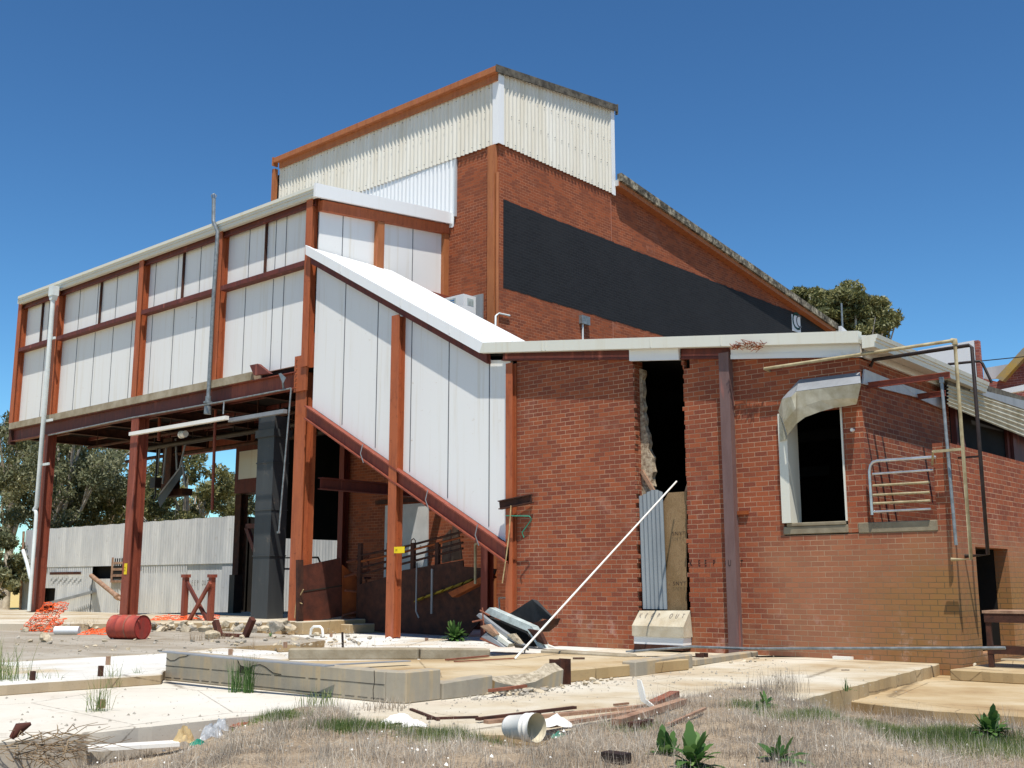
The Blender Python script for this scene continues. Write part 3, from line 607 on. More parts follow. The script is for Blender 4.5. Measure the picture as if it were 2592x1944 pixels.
c = MB(); c.ibeam((-38, 26.5, 5.6), (-29, 26.5, 5.6), .2, .35); c.build('tie_beam', M['rust_dark'], gal)
for (yy, zz, xa_, xb_, rr) in ((18.6, 5.85, -36, -22.6, .05), (19.6, 5.75, -34, -22.6, .09), (20.6, 5.6, -37, -26, .06), (21.3, 5.8, -30, -22.6, .12)):
    c = MB(); c.tube([(xa_, yy, zz), (xb_, yy, zz+.05)], rr, 6)
    for x in np.arange(xa_+.6, xb_, 2.3): c.bar((x, yy, zz), (x, yy, 6.5), .03, .03)
    c.build('service_pipe', M['rust_dark'] if rr < .08 else M['pipe_dark'], gal)
for x, y, z1_ in ((-33.2, 19.6, 4.7), (-28.4, 20.6, 4.4), (-25.1, 19.6, 4.9)):
    c = MB(); c.bar((x, y, 5.8), (x, y, z1_), .05, .05); c.box(x-.16, x+.16, y-.12, y+.12, z1_-.35, z1_); c.tube([(x, y, z1_-.35), (x+.05, y, z1_-.6), (x-.05, y, z1_-.7)], .03, 5); c.build('hoist', M['pipe_dark'], gal)
c = MB(); c.bar(hit(625,1335,1,22.4), hit(655,1420,1,22.4), .12, .16); c.bar(hit(625,1332,1,22.4), hit(650,1331,1,22.4), .12, .16); c.build('brace', M['steel_dark'], gal)
c = MB(); c.tube([hit(716,1560,1,21), hit(716,1412,1,21), hit(805,1411,1,21), hit(813,1430,1,21)], .03, 6); c.tube([hit(700,1440,1,21), hit(740,1440,1,21)], .03, 6); c.build('guard_rail', M['pipe_dark'], label='dark tubular guard rail in the shade behind the corner column', cat='railing')
# hanging chute
hc = empty('hanging_chute', tuple(hit(430, 1200, 1, 20)), 'grey steel chute frame hanging below the gallery floor between the columns', 'chute')
c = MB(); T = lambda a, b_, y=20: hit(a, b_, 1, y)
c.add([T(398,1262), T(462,1178), T(470,1190), T(405,1285), T(398,1262,20.5), T(462,1178,20.5), T(470,1190,20.5), T(405,1285,20.5)], [(0,1,2,3), (4,7,6,5), (0,4,5,1), (3,2,6,7), (1,5,6,2)]); c.build('chute', M['galv_duct'], hc)
c = MB()
for (p, q2) in (((421,1130),(412,1225)), ((470,1120),(455,1185)), ((445,1110),(448,1190)), ((405,1130),(398,1200)), ((455,1185),(405,1250)), ((462,1170),(470,1232))): c.tube([T(*p), T(*q2)], .035, 6)
c.build('frame', M['galv_old'], hc)
c = MB(); c.prism([(T(376,1200).x, T(380,1255).z), (T(430,1200).x, T(380,1255).z), (T(430,1200).x, T(380,1238).z), (T(398,1200).x, T(380,1238).z), (T(398,1200).x, 6.2), (T(376,1200).x, 6.2)], 'y', 20.5, 20.9); c.build('guard', M['rust_dark'], hc)
# pipes under the floor beam
c = MB(); c.tube([hit(122,1102,1,16.7), hit(330,1058,1,16.7), hit(560,1017,1,16.7), hit(737,983,1,16.7)], .022, 6); c.tube([hit(737,983,1,16.7), hit(706,1346,1,16.72)], .022, 6)
c.box(hx(704,1347,16.7)-.03, hx(704,1347,16.7)+.03, 16.68, 16.74, hz(704,1347,16.7)-.03, hz(704,1347,16.7)+.02)
c.build('water_pipe', M['pipe_grey'], label='thin galvanised pipe running under the gallery beam and dropping by the corner column', cat='pipe')
c = MB(); c.box(hx(331,1094,16.4), hx(575,1050,16.4), 16.34, 16.46, 5.44, 5.54); c.build('light_batten', M['white_p'], label='long white strip light batten hanging under the gallery', cat='light')
c = MB(); c.box(hx(578,1050,16.6), -22.3, 16.6, 16.72, 5.42, 5.52); c.build('cable_tray', M['galv_old'], label='grey cable tray hanging right of the white strip light', cat='tray')
c = MB(); c.tube([hit(567,1018,1,16.5), hit(565,1048,1,16.45)], .02, 6); c.build('hanger', M['pipe_grey'], label='short grey hanger holding the strip light', cat='bracket')
fl = empty('floodlight', tuple(hit(712, 960, 1, 16.7)), 'small grey floodlight on the orange beam near the corner column', 'floodlight')
c = MB(); c.add([T(705,946,16.6), T(711,944,16.6), T(724,956,16.6), T(716,972,16.6), T(705,946,16.8), T(711,944,16.8), T(724,956,16.8), T(716,972,16.8)], [(0,1,2,3), (7,6,5,4), (0,4,5,1), (1,5,6,2), (2,6,7,3), (3,7,4,0)]); c.build('lamp_head', M['pipe_grey'], fl)
c = MB(); c.tube([T(716,966,16.7), T(718,985,16.75)], .03, 6); c.build('arm', M['pipe_grey'], fl)
c = MB(); c.tube([T(470,1098,18), T(462,1100,18)], .1, 10); c.tube([T(462,1100,18), T(458,1100,18)], .12, 10); c.build('outlet_horn', M['white_p'], label='white cylindrical outlet on a red hanger under the gallery', cat='lamp')
# yellow tag
def ytag(px, py, w_, h_, y, txt, lab, rot=False):
    c = MB(); P = hit(px, py, 1, y); c.box(P.x-w_/2, P.x+w_/2, y-.006, y, P.z-h_/2, P.z+h_/2); o = c.build('warning_tag', M['yellow'], label=lab, cat='tag', group='yellow tags on the columns')
    text_mesh(txt, h_*.55, (P.x-w_*.38, y-.009, P.z-h_*.2), (1,0,0), (0,0,1), M['stencil'], 'lettering', o, squash=.8)
ytag(318, 1440, .16, .32, 16.915, '2', 'tall yellow tag low on the middle gallery column')
ytag(1011, 1392, .34, .14, 16.79, '30', 'wide yellow tag on the slim stair column')
# ================= covered stair =================
stw = empty('covered_stairway', (-18.5, 17, 0), 'white panelled covered stair sloping down from the gallery to the annex on orange steel', 'stair')
ZA = hit(773, 620, 1, 16.74); ZK = hit(1222, 867, 1, 16.74); XK = ZK.x
def ze(x): return ZA.z-(x-ZA.x)*(ZA.z-ZK.z)/(ZK.x-ZA.x)
def zs(x): return 5.12-(x+21.5)*.54
def pan(x0, x1, js):
    c = MB(); top = lambda x: min(ze(x)-.36, 9.2) if x < XK-.05 else zt(x)+.02
    xs = [x0]+([XK] if x0 < XK < x1 else [])+[x1]
    c.prism([(x0, zs(x0)+.34), (x1, zs(x1)+.34)]+[(x, top(x)) for x in reversed(xs)], 'y', 17.0, 17.08)
    for j in js: c.box(j-.011, j+.011, 16.992, 17.001, zs(j)+.42, top(j)-.01, 1)
    c.build('wall_panel', [M['panel'], M['joint']], stw)
pan(-21.65, -18.35, [hx(867, 1040), hx(950, 1130)]); pan(-18.349, -15.03, [hx(1038, 1150), hx(1134, 1200), hx(1238, 1250)])
c = MB(); c.hexa([(-21.7,16.86,zs(-21.7)), (-14.95,16.86,zs(-14.95)), (-14.95,16.98,zs(-14.95)), (-21.7,16.98,zs(-21.7)), (-21.7,16.86,zs(-21.7)+.34), (-14.95,16.86,zs(-14.95)+.34), (-14.95,16.98,zs(-14.95)+.34), (-21.7,16.98,zs(-21.7)+.34)])
c.bar((-21.7,16.83,zs(-21.7)+.02), (-14.97,16.83,zs(-14.97)+.02), .10, .03); c.bar((-21.7,16.83,zs(-21.7)+.33), (-14.97,16.83,zs(-14.97)+.33), .10, .03)
c.build('stringer', M['steel_red'], stw)
c = MB(); c.prism([(-21.7, zs(-21.7)+.02), (-14.95, zs(-14.95)+.02), (-14.95, zs(-14.95)+.12), (-21.7, zs(-21.7)+.12)], 'y', 17.0, 19.7); c.build('flight', M['steel_dark'], stw)
c = MB(); c.prism([(-21.7, zs(-21.7)), (-14.95, zs(-14.95)), (-14.95, zs(-14.95)+.35), (-21.7, zs(-21.7)+.35)], 'y', 19.7, 19.8); c.build('stringer', M['steel_dark'], stw)
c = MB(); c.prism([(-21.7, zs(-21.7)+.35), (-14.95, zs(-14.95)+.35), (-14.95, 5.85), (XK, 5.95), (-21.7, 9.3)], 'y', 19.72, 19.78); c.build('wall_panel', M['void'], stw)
c = MB(); c.prism(py_([(773, 644), (1213, 893), (1222, 867), (773, 620)], 16.74), 'y', 16.74, 16.80)
for x in (-20.4, -18.2, -16.6): c.prism([(x-.012, ze(x)-.2), (x+.012, ze(x)-.21), (x+.03, ze(x)-.03), (x+.006, ze(x)-.02)], 'y', 16.73, 16.739)
c.build('barge_board', M['white'], stw)
c = MB(); c.prism([(-21.75, ze(-21.75)-.44), (XK, ze(XK)-.44), (XK, ze(XK)-.22), (-21.75, ze(-21.75)-.22)], 'y', 16.87, 16.99); c.build('eave_beam', M['steel_dark'], stw)
c = MB(); c.prism([(-21.69, ze(-21.69)-.03), (XK, ze(XK)-.03), (XK, ze(XK)-.005), (-21.69, ze(-21.69)-.005)], 'y', 16.8, 19.6)
c.prism([(ZA.x, ze(ZA.x)-.03), (-21.69, ze(-21.69)-.03), (-21.69, ze(-21.69)-.005), (ZA.x, ze(ZA.x)-.005)], 'y', 16.8, 16.9)
for yy in (17.55, 18.6): c.bar((-21.6, yy, ze(-21.6)+.01), (XK-.02, yy, ze(XK-.02)+.01), .03, .03)
c.build('roof', M['white'], stw)
c = MB(); c.hcol(-18.42, 16.9, .02, ze(-18.42)-.5, .26, .22, .022); c.build('column', M['steel'], stw)
c = MB(); c.hcol(-14.95, 16.93, .02, 5.75, .18, .14, .016); c.build('column', M['steel'], stw)
c = MB(); c.ibeam((-21.75, 17.4, 3.67), (-21.75, 21.7, 3.67), .2, .3); c.build('tie_beam', M['steel_dark'], stw)
for x in (-19.4, -17.2, -15.7): c = MB(); zz = zs(x)+.2; c.tube([(x-.06,16.79,zz+.22), (x-.09,16.75,zz), (x-.02,16.79,zz-.22)], .012, 5); c.build('strap', M['galv_old'], stw)
c = MB(); c.hcol(-16.6, 18.0, 0, zs(-16.6)+.05, .2, .2, .02); c.build('column', M['maroon_paint'], stw)
# ================= tall hall =================
hall = empty('tall_brick_hall', (-24, 24, 0), 'tall red brick hall with a ribbed cream top box and a wide black painted band', 'building')
XM, YM = -19.68, 21.75
RA = hit(1560, 428, 0, -19.33); RB = hit(2122, 820, 0, -19.33)
def zm(y): return RA.z-.2-(y-RA.y)*(RA.z-RB.z)/(RB.y-RA.y)     # main roof line along the side
YT = hit(1556, 482, 0, XM+.08).y; YE = RB.y
c = MB(); c.prism([(YM, 0), (YE+.1, 0), (YE+.1, zm(YE+.1)-.202), (YT, zm(YT)-.202), (YT, 15.4), (YM, 15.2)], 'x', XM-.25, XM); 
c.box(-26.2, XM-.251, YM, YM+.25, 0, 15.2); c.build('wall', M['brick_hi'], hall)
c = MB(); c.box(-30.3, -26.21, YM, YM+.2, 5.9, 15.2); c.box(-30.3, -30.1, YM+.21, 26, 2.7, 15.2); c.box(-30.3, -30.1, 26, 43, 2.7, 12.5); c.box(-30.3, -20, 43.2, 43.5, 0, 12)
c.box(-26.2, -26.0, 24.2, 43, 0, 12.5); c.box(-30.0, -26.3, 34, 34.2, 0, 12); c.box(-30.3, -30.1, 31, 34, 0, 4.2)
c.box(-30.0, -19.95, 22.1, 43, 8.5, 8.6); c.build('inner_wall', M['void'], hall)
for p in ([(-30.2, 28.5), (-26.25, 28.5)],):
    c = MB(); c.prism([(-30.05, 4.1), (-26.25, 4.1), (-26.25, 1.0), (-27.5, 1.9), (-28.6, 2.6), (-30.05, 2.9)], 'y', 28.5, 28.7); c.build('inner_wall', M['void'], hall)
# roofs
c = MB(); c.hexa([(-30.5,YT,zm(YT)-.2), (-19.45,YT,zm(YT)-.2), (-19.45,YE+.4,zm(YE+.4)-.2), (-30.5,YE+.4,zm(YE+.4)-.2), (-30.5,YT,zm(YT)), (-19.45,YT,zm(YT)), (-19.45,YE+.4,zm(YE+.4)), (-30.5,YE+.4,zm(YE+.4))]); c.build('roof', M['galv'], hall)
c = MB(); c.prism([(YT+.01, zm(YT)-.06), (YE, zm(YE)-.06), (YE, zm(YE)+.2), (YT+.01, zm(YT)+.2)], 'x', -19.5, -19.33); c.build('barge_cap', M['cap'], hall)
c = MB(); c.prism([(YT+.01, zm(YT)-.22), (YE-.1, zm(YE-.1)-.22), (YE-.1, zm(YE-.1)-.065), (YT+.01, zm(YT)-.065)], 'x', -19.678, -19.42); c.build('barge_board', M['copper'], hall)
c = MB(); c.prism([(YE+.01, zm(YE)-.15), (YE+1.8, zm(YE)-.6), (YE+1.8, zm(YE)-.35), (YE+.01, zm(YE)+.1)], 'x', -19.5, -19.2); c.build('barge_end', M['white'], hall)
# top box cladding
ZB = 13.48; pitch = .165
XT = hx(690, 410, YM-.29); TA = hit(1256, 163, 1, YM-.29); TB = hit(1556, 262, 0, -19.5); ZT = TA.z
def zt1(y): return TA.z-.17+(y-YM+.29)*(TB.z-TA.z)/(TB.y-TA.y)
c = MB(); c.corr((hx(706, 480, YM-.06), YM-.06, ZB), (1,0,0), (0,0,1), (0,-1,0), XM-.12-hx(706, 480, YM-.06), ZT-.16-ZB, pitch, .026)
for k in range(0, 60, 2):
    for zz, o_ in ((ZB+.12, 0), (ZB+1.05, 1), (ZB+1.75, 0)): xx = XM-.3-(k+o_)*pitch; c.box(xx-.008, xx+.008, YM-.1, YM-.08, zz-.01, zz+.01, 1)
c.build('ribbed_cladding', [M['asb'], M['joint']], hall)
c = MB(); c.corr((XM+.05, YM+.14, ZB), (0,1,0), (0,0,1), (1,0,0), YT-YM-.14, 1, pitch, .026, topfn=lambda a: zt1(YM+.14+a)-ZB)
for k in range(0, 32, 2):
    for zz, o_ in ((ZB+.12, 0), (ZB+.95, 1), (ZB+1.75, 0)): yy = YM+.3+(k+o_)*pitch; c.box(XM+.07, XM+.09, yy-.008, yy+.008, zz-.01, zz+.01, 1)
c.build('ribbed_cladding', [M['asb'], M['joint']], hall)
c = MB(); c.box(-19.83, XM+.095, YM-.10, YM-.085, ZB-.02, ZT-.2); c.box(XM+.08, XM+.095, YM-.085, YM+.12, ZB-.02, ZT-.19); c.build('corner_trim', M['white'], hall)
c = MB(); c.box(XM+.08, XM+.095, YT-.16, YT+.03, ZB-.05, zt1(YT)-.02); c.box(XM+.0, XM+.079, YT+.02, YT+.03, ZB-.05, zt1(YT)-.02); c.build('corner_trim', M['white'], hall)
c = MB(); c.corr((-30.1, YM-.03, 11.4), (1,0,0), (0,0,1), (0,-1,0), 8.72, 2.1, .17, .018); c.build('ribbed_cladding', M['white'], hall, label='white ribbed sheet below the cream box')
c = MB(); c.box(-21.37, -21.31, YM-.06, YM, 11.7, 13.46); c.build('edge_trim', M['galv'], hall)
c = MB(); c.hexa([(XT,YM-.26,ZT-.13), (-19.54,YM-.26,ZT-.13), (-19.54,YT+.1,zt1(YT)+.02), (XT,YT+.1,zt1(YT)+.02), (XT,YM-.26,ZT-.05), (-19.54,YM-.26,ZT-.05), (-19.54,YT+.1,zt1(YT)+.10), (XT,YT+.1,zt1(YT)+.10)]); c.build('top_roof', M['galv'], hall)
c = MB(); c.box(XT+.06, -19.54, YM-.30, YM-.275, ZT-.2, ZT-.03); c.box(XT+.06, -19.54, YM-.275, YM-.16, ZT-.2, ZT-.18); c.box(XT+.2, -19.62, YM-.16, YM-.10, ZT-.4, ZT-.201); c.box(XT, XT+.059, YM-.32, YM-.1, ZT-.3, ZT); c.build('gutter', M['copper'], hall)
c = MB(); c.prism([(YM-.30, ZT-.22), (YT+.1, zt1(YT)-.06), (YT+.1, zt1(YT)+.17), (YM-.30, ZT)], 'x', -19.53, -19.5); c.box(-19.6, -19.5, YT+.11, YT+.14, zt1(YT)-.15, zt1(YT)+.2); c.build('barge_cap', M['cap_dark'], hall); 
c = MB(); c.box(hx(694, 450, YM-.2)-.07, hx(694, 450, YM-.2)+.07, YM-.25, YM-.1, 11.5, ZT-.4); c.build('downpipe', M['copper'], hall)
c = MB(); c.box(-19.98, -19.72, YM-.14, YM-.002, 0, 13.44); c.build('corner_post', M['copper'], hall)
c = MB(); c.tube([(-19.66, YM-.07, 12.6), (-19.66, YM-.07, 7)], .05, 10); c.build('downpipe', M['copper'], hall)
# painted band
bm_ = MB(); n0 = 90; top = []; bot = []
yA, yB = 21.95, 43.3
for i in range(n0): y = yA+(yB-yA)*i/(n0-1); top.append((y, 11.88+random.choice([-.0, .01, -.012, .0]))); bot.append((y, 9.30+random.choice([0, .01, -.01, .0])))

for i in range(n0-1):
    bm_.hexa([(XM+.001,bot[i][0],bot[i][1]), (XM+.008,bot[i][0],bot[i][1]), (XM+.008,bot[i+1][0],bot[i][1]), (XM+.001,bot[i+1][0],bot[i][1]), (XM+.001,bot[i][0],top[i][1]), (XM+.008,bot[i][0],top[i][1]), (XM+.008,bot[i+1][0],top[i][1]), (XM+.001,bot[i+1][0],top[i][1])])
bm_.build('painted_band', M['band'], hall)
sg = MB(); a = hit(2004, 798, 0, XM+.02); b2 = hit(2027, 838, 0, XM+.02); sg.box(XM+.0085, XM+.02, a.y, b2.y, b2.z-.1, a.z+.05); sgo = sg.build('sign', M['white'], hall)
text_mesh("C", 1.05, (XM+.024, a.y-.02, b2.z+.0), (0,1,0), (0,0,1), simple('sign_green', (24, 70, 66)), 'sign_letter', sgo, squash=1.0)
text_mesh("C", .75, (XM+.026, a.y+.32, b2.z+.12), (0,1,0), (0,0,1), M['joint'], 'sign_letter', sgo, squash=1.0)
# expansion joints
c = MB()
for px, py in ((1548, 620), (1965, 740)): y = hit(px, py, 0, XM).y; c.box(XM+.0004, XM+.0008, y-.012, y+.012, 7, zm(y)-.4 if y > YT else ZB)
c.build('wall_joint', simple('joint_pink', (182, 122, 98)), hall)
# switch box with conduit, bent conduit, air conditioner
c = MB(); a = hit(1472, 797, 0, XM+.1); b2 = hit(1493, 824, 0, XM+.1); c.box(XM+.001, XM+.12, a.y, b2.y, b2.z, a.z); sb = c.build('switch_box', M['pipe_grey'], hall)
c = MB(); c.tube([(XM+.06, a.y+.1, b2.z+.15), (XM+.06, a.y+.1, 7)], .03, 8); c.build('conduit', M['pvc'], hall)
c = MB(); q = [hit(1290, 799, 0, XM+.05), hit(1262, 793, 0, XM+.05), hit(1258, 803, 0, XM+.05)]; c.tube([q[0], q[1], q[1]-Vector((0,.12,.1)), Vector((XM+.05, q[1].y-.15, 7))], .028, 8); c.build('conduit', M['pvc'], hall)
ac = MB(); x0 = hx(1153, 760, YM); x1 = hx(1224, 800, YM); z1 = hz(1190, 752, YM); ac.box(x0, x1, YM-.04, YM-.001, 7.6, z1); aco = ac.build('recess_plate', M['galv_old'], hall)
c = MB(); c.box(x0+.1, x0+.85, YM-.55, YM-.05, z1-1.0, z1-.06); c.box(x0+.08, x0+.87, YM-.57, YM-.551, z1-.5, z1-.46); co = c.build('air_conditioner', M['white'], hall)
c = MB(); c.box(x0+.12, x0+.55, YM-.556, YM-.551, z1-.32, z1-.12); c.box(x0+.851, x0+.856, YM-.4, YM-.15, z1-.35, z1-.15); lb = c.build('badge', M['pale_blue'], co)
c = MB()
for k in range(2): c.box(x0+.22, x0+.5, YM-.559, YM-.557, z1-.2-k*.07, z1-.17-k*.07)
c.build('lettering', simple('blue_ink', (70, 130, 190)), lb)
# brickwork and door under the gallery
c = MB(); c.box(-24.1, -22.3, YM-.04, YM-.001, 1.0, 3.45); d = c.build('steel_door', M['door_white'], hall)
for ch, xo in zip("KEEPOUT", (-23.75, -23.58, -23.41, -23.24, -22.95, -22.78, -22.61)): text_mesh(ch, .16, (xo, YM-.044, 2.15), (1,0,0), (0,0,1), M['stencil'], 'stencil_letter', d, squash=.6)
c = MB(); c.box(-24.5, -21.0, YM-.08, YM-.001, 3.5, 3.62); c.build('door_lintel', M['rust_dark'], hall)
c = MB(); c.hcol(-25.85, YM-.16, 0, 6, .22, .22, .02); c.build('column', M['maroon_paint'], hall)
c = MB(); c.box(-19.95, XM-.001, YM-.2, YM-.15, 0, 6); c.build('bracing', M['maroon_paint'], hall)

# ================= cattle ramp under the stair =================
rp = empty('loading_ramp', (-19, 18.5, 0), 'rusty steel loading ramp with rails in the shade under the stair', 'ramp')
c = MB(); P = py_([(905,1595), (905,1480), (961,1466), (1021,1443), (1171,1418), (1172,1434), (1255,1440), (1225,1560), (1180,1612)], 18.6); c.prism(P, 'y', 18.6, 18.64); c.build('side_plate', M['rust_dark'], rp)
c = MB(); P = py_([(1052,1514), (1209,1455), (1214,1462), (1060,1521)], 18.5)
c = MB()
for k in range(6):
    t0 = k/6; t1 = (k+.72)/6; f = lambda t: (1058+150*t, 1516-55*t); a, b2 = f(t0), f(t1); P = py_([(a[0], a[1]), (b2[0], b2[1]), (b2[0]-8, b2[1]+8), (a[0]-8, a[1]+8)], 18.5); c.prism(P, 'y', 18.45, 18.55)
c.build('yellow_strip', M['yellow_dull'], rp)
c = MB(); P = py_([(1150,1500), (1250,1452), (1258,1462), (1160,1512)], 18.3); c.prism(P, 'y', 18.1, 18.3); c.build('deck', M['rust_bright'], rp)
for k, (dy, ex) in enumerate(((0, 1172), (13, 1172), (27, 1172), (42, 1172))):
    c = MB(); c.tube([hit(905, 1408+dy*1.15, 1, 18.7), hit(1020, 1385+dy, 1, 18.7), hit(ex, 1346+dy, 1, 18.7)], .028, 6); c.build('rail', M['rust_dark'] if k != 1 else M['rust_bright'], rp)
for px in (912, 985, 1046, 1108): c = MB(); p = hit(px, 1400, 1, 18.7); c.box(p.x-.06, p.x+.06, 18.66, 18.74, .1, p.z+.25-(.0 if px < 1000 else .0)); c.build('rail_post', M['rust_dark'], rp)
for px in (988, 1047):
    c = MB(); p = hit(px, 1376, 1, 18.6); c.tube([p+Vector((-.1,0,0)), p+Vector((-.08,0,.09)), p+Vector((0,0,.12)), p+Vector((.06,0,.07)), p+Vector((.05,0,-.1))], .014, 5); c.build('hook', M['rust_dark'], rp)
c = MB(); p = hit(1094, 1440, 1, 18.4); c.tube([p, Vector((p.x, 18.4, .5))], .03, 6); p = hit(1055, 1425, 1, 18.4); c.tube([p, Vector((p.x, 18.4, .55)), Vector((p.x+.1, 18.4, .4))], .02, 6); c.build('hanging_pipe', M['galv_old'], rp)
c = MB(); P = py_([(1120,1360), (1140,1340), (1140,1420), (1118,1425)], 19.6); c.prism(P, 'y', 19.6, 19.65); P = py_([(1145,1325), (1158,1335), (1168,1415), (1142,1420)], 19.4); c.prism(P, 'y', 19.4, 19.45); c.build('end_board', M['timber'], rp)
c = MB(); c.tube([hit(1203,1378,1,18.0), hit(1203,1478,1,18.0)], .03, 6); c.tube([hit(1203,1378,1,18), hit(1215,1370,1,18)], .03, 6); c.build('standpipe', M['pipe_cream'], rp)
# rusty plate and bent rails left of the ramp
rg = empty('rusty_plate_gate', (-22.3, 18.2, .3), 'rusted steel plate gate with bent pipe rails beside the corner column', 'gate')
c = MB(); P = px_([(768,1432), (862,1412), (866,1560), (768,1577)], -21.9); c.prism(P, 'x', -21.93, -21.9); pl = c.build('plate', M['rust'], rg)
c = MB(); P = px_([(768,1496), (865,1481), (865,1484), (768,1499)], -21.9); c.prism(P, 'x', -21.899, -21.89); c.build('seam', M['crack'], pl)
c = MB(); P = px_([(866,1430), (905,1462), (945,1530), (935,1562), (866,1564)], -21.95); c.prism(P, 'x', -21.96, -21.94); c.build('back_plate', M['rust_bright'], rg)
c = MB(); P = px_([(755,1417), (768,1417), (768,1600), (755,1600)], -21.75); c.prism(P, 'x', -21.85, -21.75); c.build('gate_post', M['rust_dark'], rg)
G = lambda a, b_: hit(a, b_, 0, -21.8)
for i, q in enumerate((((878,1423),(934,1409)), ((872,1460),(936,1442)), ((922,1463),(938,1463)), ((873,1495),(943,1501)), ((868,1558),(946,1539)), ((866,1563),(948,1567)), ((931,1409),(931,1444)), ((927,1463),(926,1500)), ((926,1500),(917,1567)))):
    c = MB(); c.tube([G(*q[0]), G(*q[1])], .03, 6); c.build('rail', M['timber_red'] if i != 2 else M['rust'], rg)
c = MB(); r0 = lambda a, b_: hit(a, b_, 1, 16.9); c.tube([r0(768,1492), r0(757,1512), r0(750,1520), r0(748,1540), r0(746,1565)], .012, 5); c.tube([r0(750,1515), r0(756,1525), r0(765,1528)], .012, 5)
c.build('rope', M['rope'], label='pale rope hanging from the rusty gate post', cat='rope')
# tan brick pier behind the stair foot
c = MB(); c.box(-16.6, -15.2, 18.9, 19.1, 0, 1.75); pier = c.build('brick_wall', M['brick_ramp'], label='tan brick wall stub behind the foot of the stair', cat='wall')
c = MB(); c.bar((-16.7, 18.86, 1.8), (-15.3, 18.86, 1.8), .06, .07); c.build('capping', M['rust_dark'], pier)
c = MB(); q = [hit(1265,1546,1,18.85), hit(1263,1513,1,18.85), hit(1290,1513,1,18.85)]; c.tube(q, .02, 6); c.build('pipe_stub', M['white_p'], pier)

# ================= corrugated sheds =================
sh = empty('corrugated_shed', (-45, 24, 0), 'long low shed clad in patched grey corrugated iron seen under the gallery', 'shed')
Y = 28.0; xl, xr = hx(60,1450,28), hx(611,1400,28); SZ = lambda z: 1.17+(z-1.17)*28/24
c = MB(); L = xr-xl; jj = [0]
def seg(x0, x1, z0f, z1f, y, name='wall_sheet'):
    c = MB(); c.corr((x0, y, 0), (1,0,0), (0,0,1), (0,-1,0), x1-x0, 1, .21, .034, seg=5, topfn=lambda a: z1f(x0+a), botfn=lambda a: z0f(x0+a)); return c.build(name, M[random.choice(['galv', 'galv', 'galv_b'])], sh)
mid = lambda x: SZ(1.98)+.03*math.sin(x*1.7)
seg(xl, xr, lambda x: SZ(1.95), lambda x: SZ(3.70)+.012*math.sin(x*5), Y-.05)
xs = sorted([xl]+[hx(p, 1500, Y) for p in (112, 140, 232, 300, 355, 397, 470, 560)]+[xr])
for i in range(len(xs)-1):
    if i == 1: seg(xs[i], xs[i+1], lambda x: SZ(1.02), mid, Y)
    elif i == 3: seg(xs[i], xs[i+1], lambda x: -.4, lambda x: SZ(1.42), Y+.02)
    else: seg(xs[i], xs[i+1], lambda x: -.4+.0, mid, Y+random.uniform(-.02, .03))
c = MB(); c.box(xl, xr, Y+.3, Y+.4, -.4, 4.0); c.box(xr-.1, xr, Y, Y+6, -.4, 4.0); c.box(xl, xl+.1, Y, Y+6, -.4, 4.0); c.hexa([(xl,Y-.02,4.08),(xr,Y-.02,4.08),(xr,Y+6,3.7),(xl,Y+6,3.7),(xl,Y-.02,4.11),(xr,Y-.02,4.11),(xr,Y+6,3.75),(xl,Y+6,3.75)])
c.build('frame', M['void'], sh)
c = MB(); x0 = hx(290,1430,Y); x1 = hx(303,1430,Y); z0 = hz(300,1463,Y); z1 = hz(300,1416,Y); c.box(x0-.15, x0, Y-.09, Y-.04, z0-.1, z1+.1); c.box(x0-.15, x1+.5, Y-.09, Y-.04, z0-.22, z0-.1)
for k in range(3): c.box(x0, x1+.5, Y-.08, Y-.06, z0+(z1-z0)*(k+.2)/3, z0+(z1-z0)*(k+.6)/3)
wf = c.build('window_frame', M['timber'], sh); c = MB(); c.box(x0, x1+.6, Y-.058, Y-.055, z0-.05, z1+.05); c.build('pane', M['void'], wf)
c = MB(); c.box(hx(108,1430,Y), hx(121,1430,Y), Y-.06, Y-.055, hz(115,1450,Y), hz(115,1436,Y)); c.build('vent_hole', M['void'], sh)
c = MB(); c.corr((hx(132,1453,Y), Y-.12, hz(132,1455,Y)), (1,0,0), (0,0,1), (0,-1,0), hx(209,1455,Y)-hx(132,1453,Y), .14, .15, .03); c.build('flashing', M['rust_dark'], sh)
c = MB(); c.tube([hit(231,1457,1,27.9), hit(297,1510,1,26.2)], .11, 10); c.tube([hit(294,1508,1,26.3), hit(299,1512,1,26.1)], .14, 10); c.tube([hit(297,1510,1,26.2), hit(312,1523,1,26)], .08, 8); c.build('flue_pipe', M['timber'], sh)
c = MB(); c.bar(hit(104,1532,1,27.7), hit(235,1498,1,27.8), .03, .14); c.bar(hit(45,1551,1,27.6), hit(104,1532,1,27.7), .03, .12); c.build('sloping_rail', M['galv_old'], sh)
c = MB(); c.tube([hit(60,1345,1,27.8), hit(50,1565,1,27.8)], .07, 6); c.build('downpipe', M['timber'], sh)
for ch, p in zip("KEEPOUT", (484, 491, 498, 505, 517, 523, 530)):
    text_mesh(ch, .32, (hx(p,1476,Y)-.1, Y-.06, hz(p,1476,Y)-.1), (1,0,0), (0,0,1), M['stencil'], 'stencil_letter', sh, squash=.6)
sh2 = empty('rear_shed', (-37, 30, 0), 'pale ribbed shed wall glimpsed beyond the dark hall opening', 'shed')
c = MB(); c.corr((-40.2, 30, -.3), (1,0,0), (0,0,1), (0,-1,0), 9.7, 4.6, .2, .03, seg=4); c.build('wall_sheet', M['galv'], sh2)
c = MB(); c.box(-40.2, -30.6, 30.1, 34, -.3, 4.2); c.build('body', M['void'], sh2)
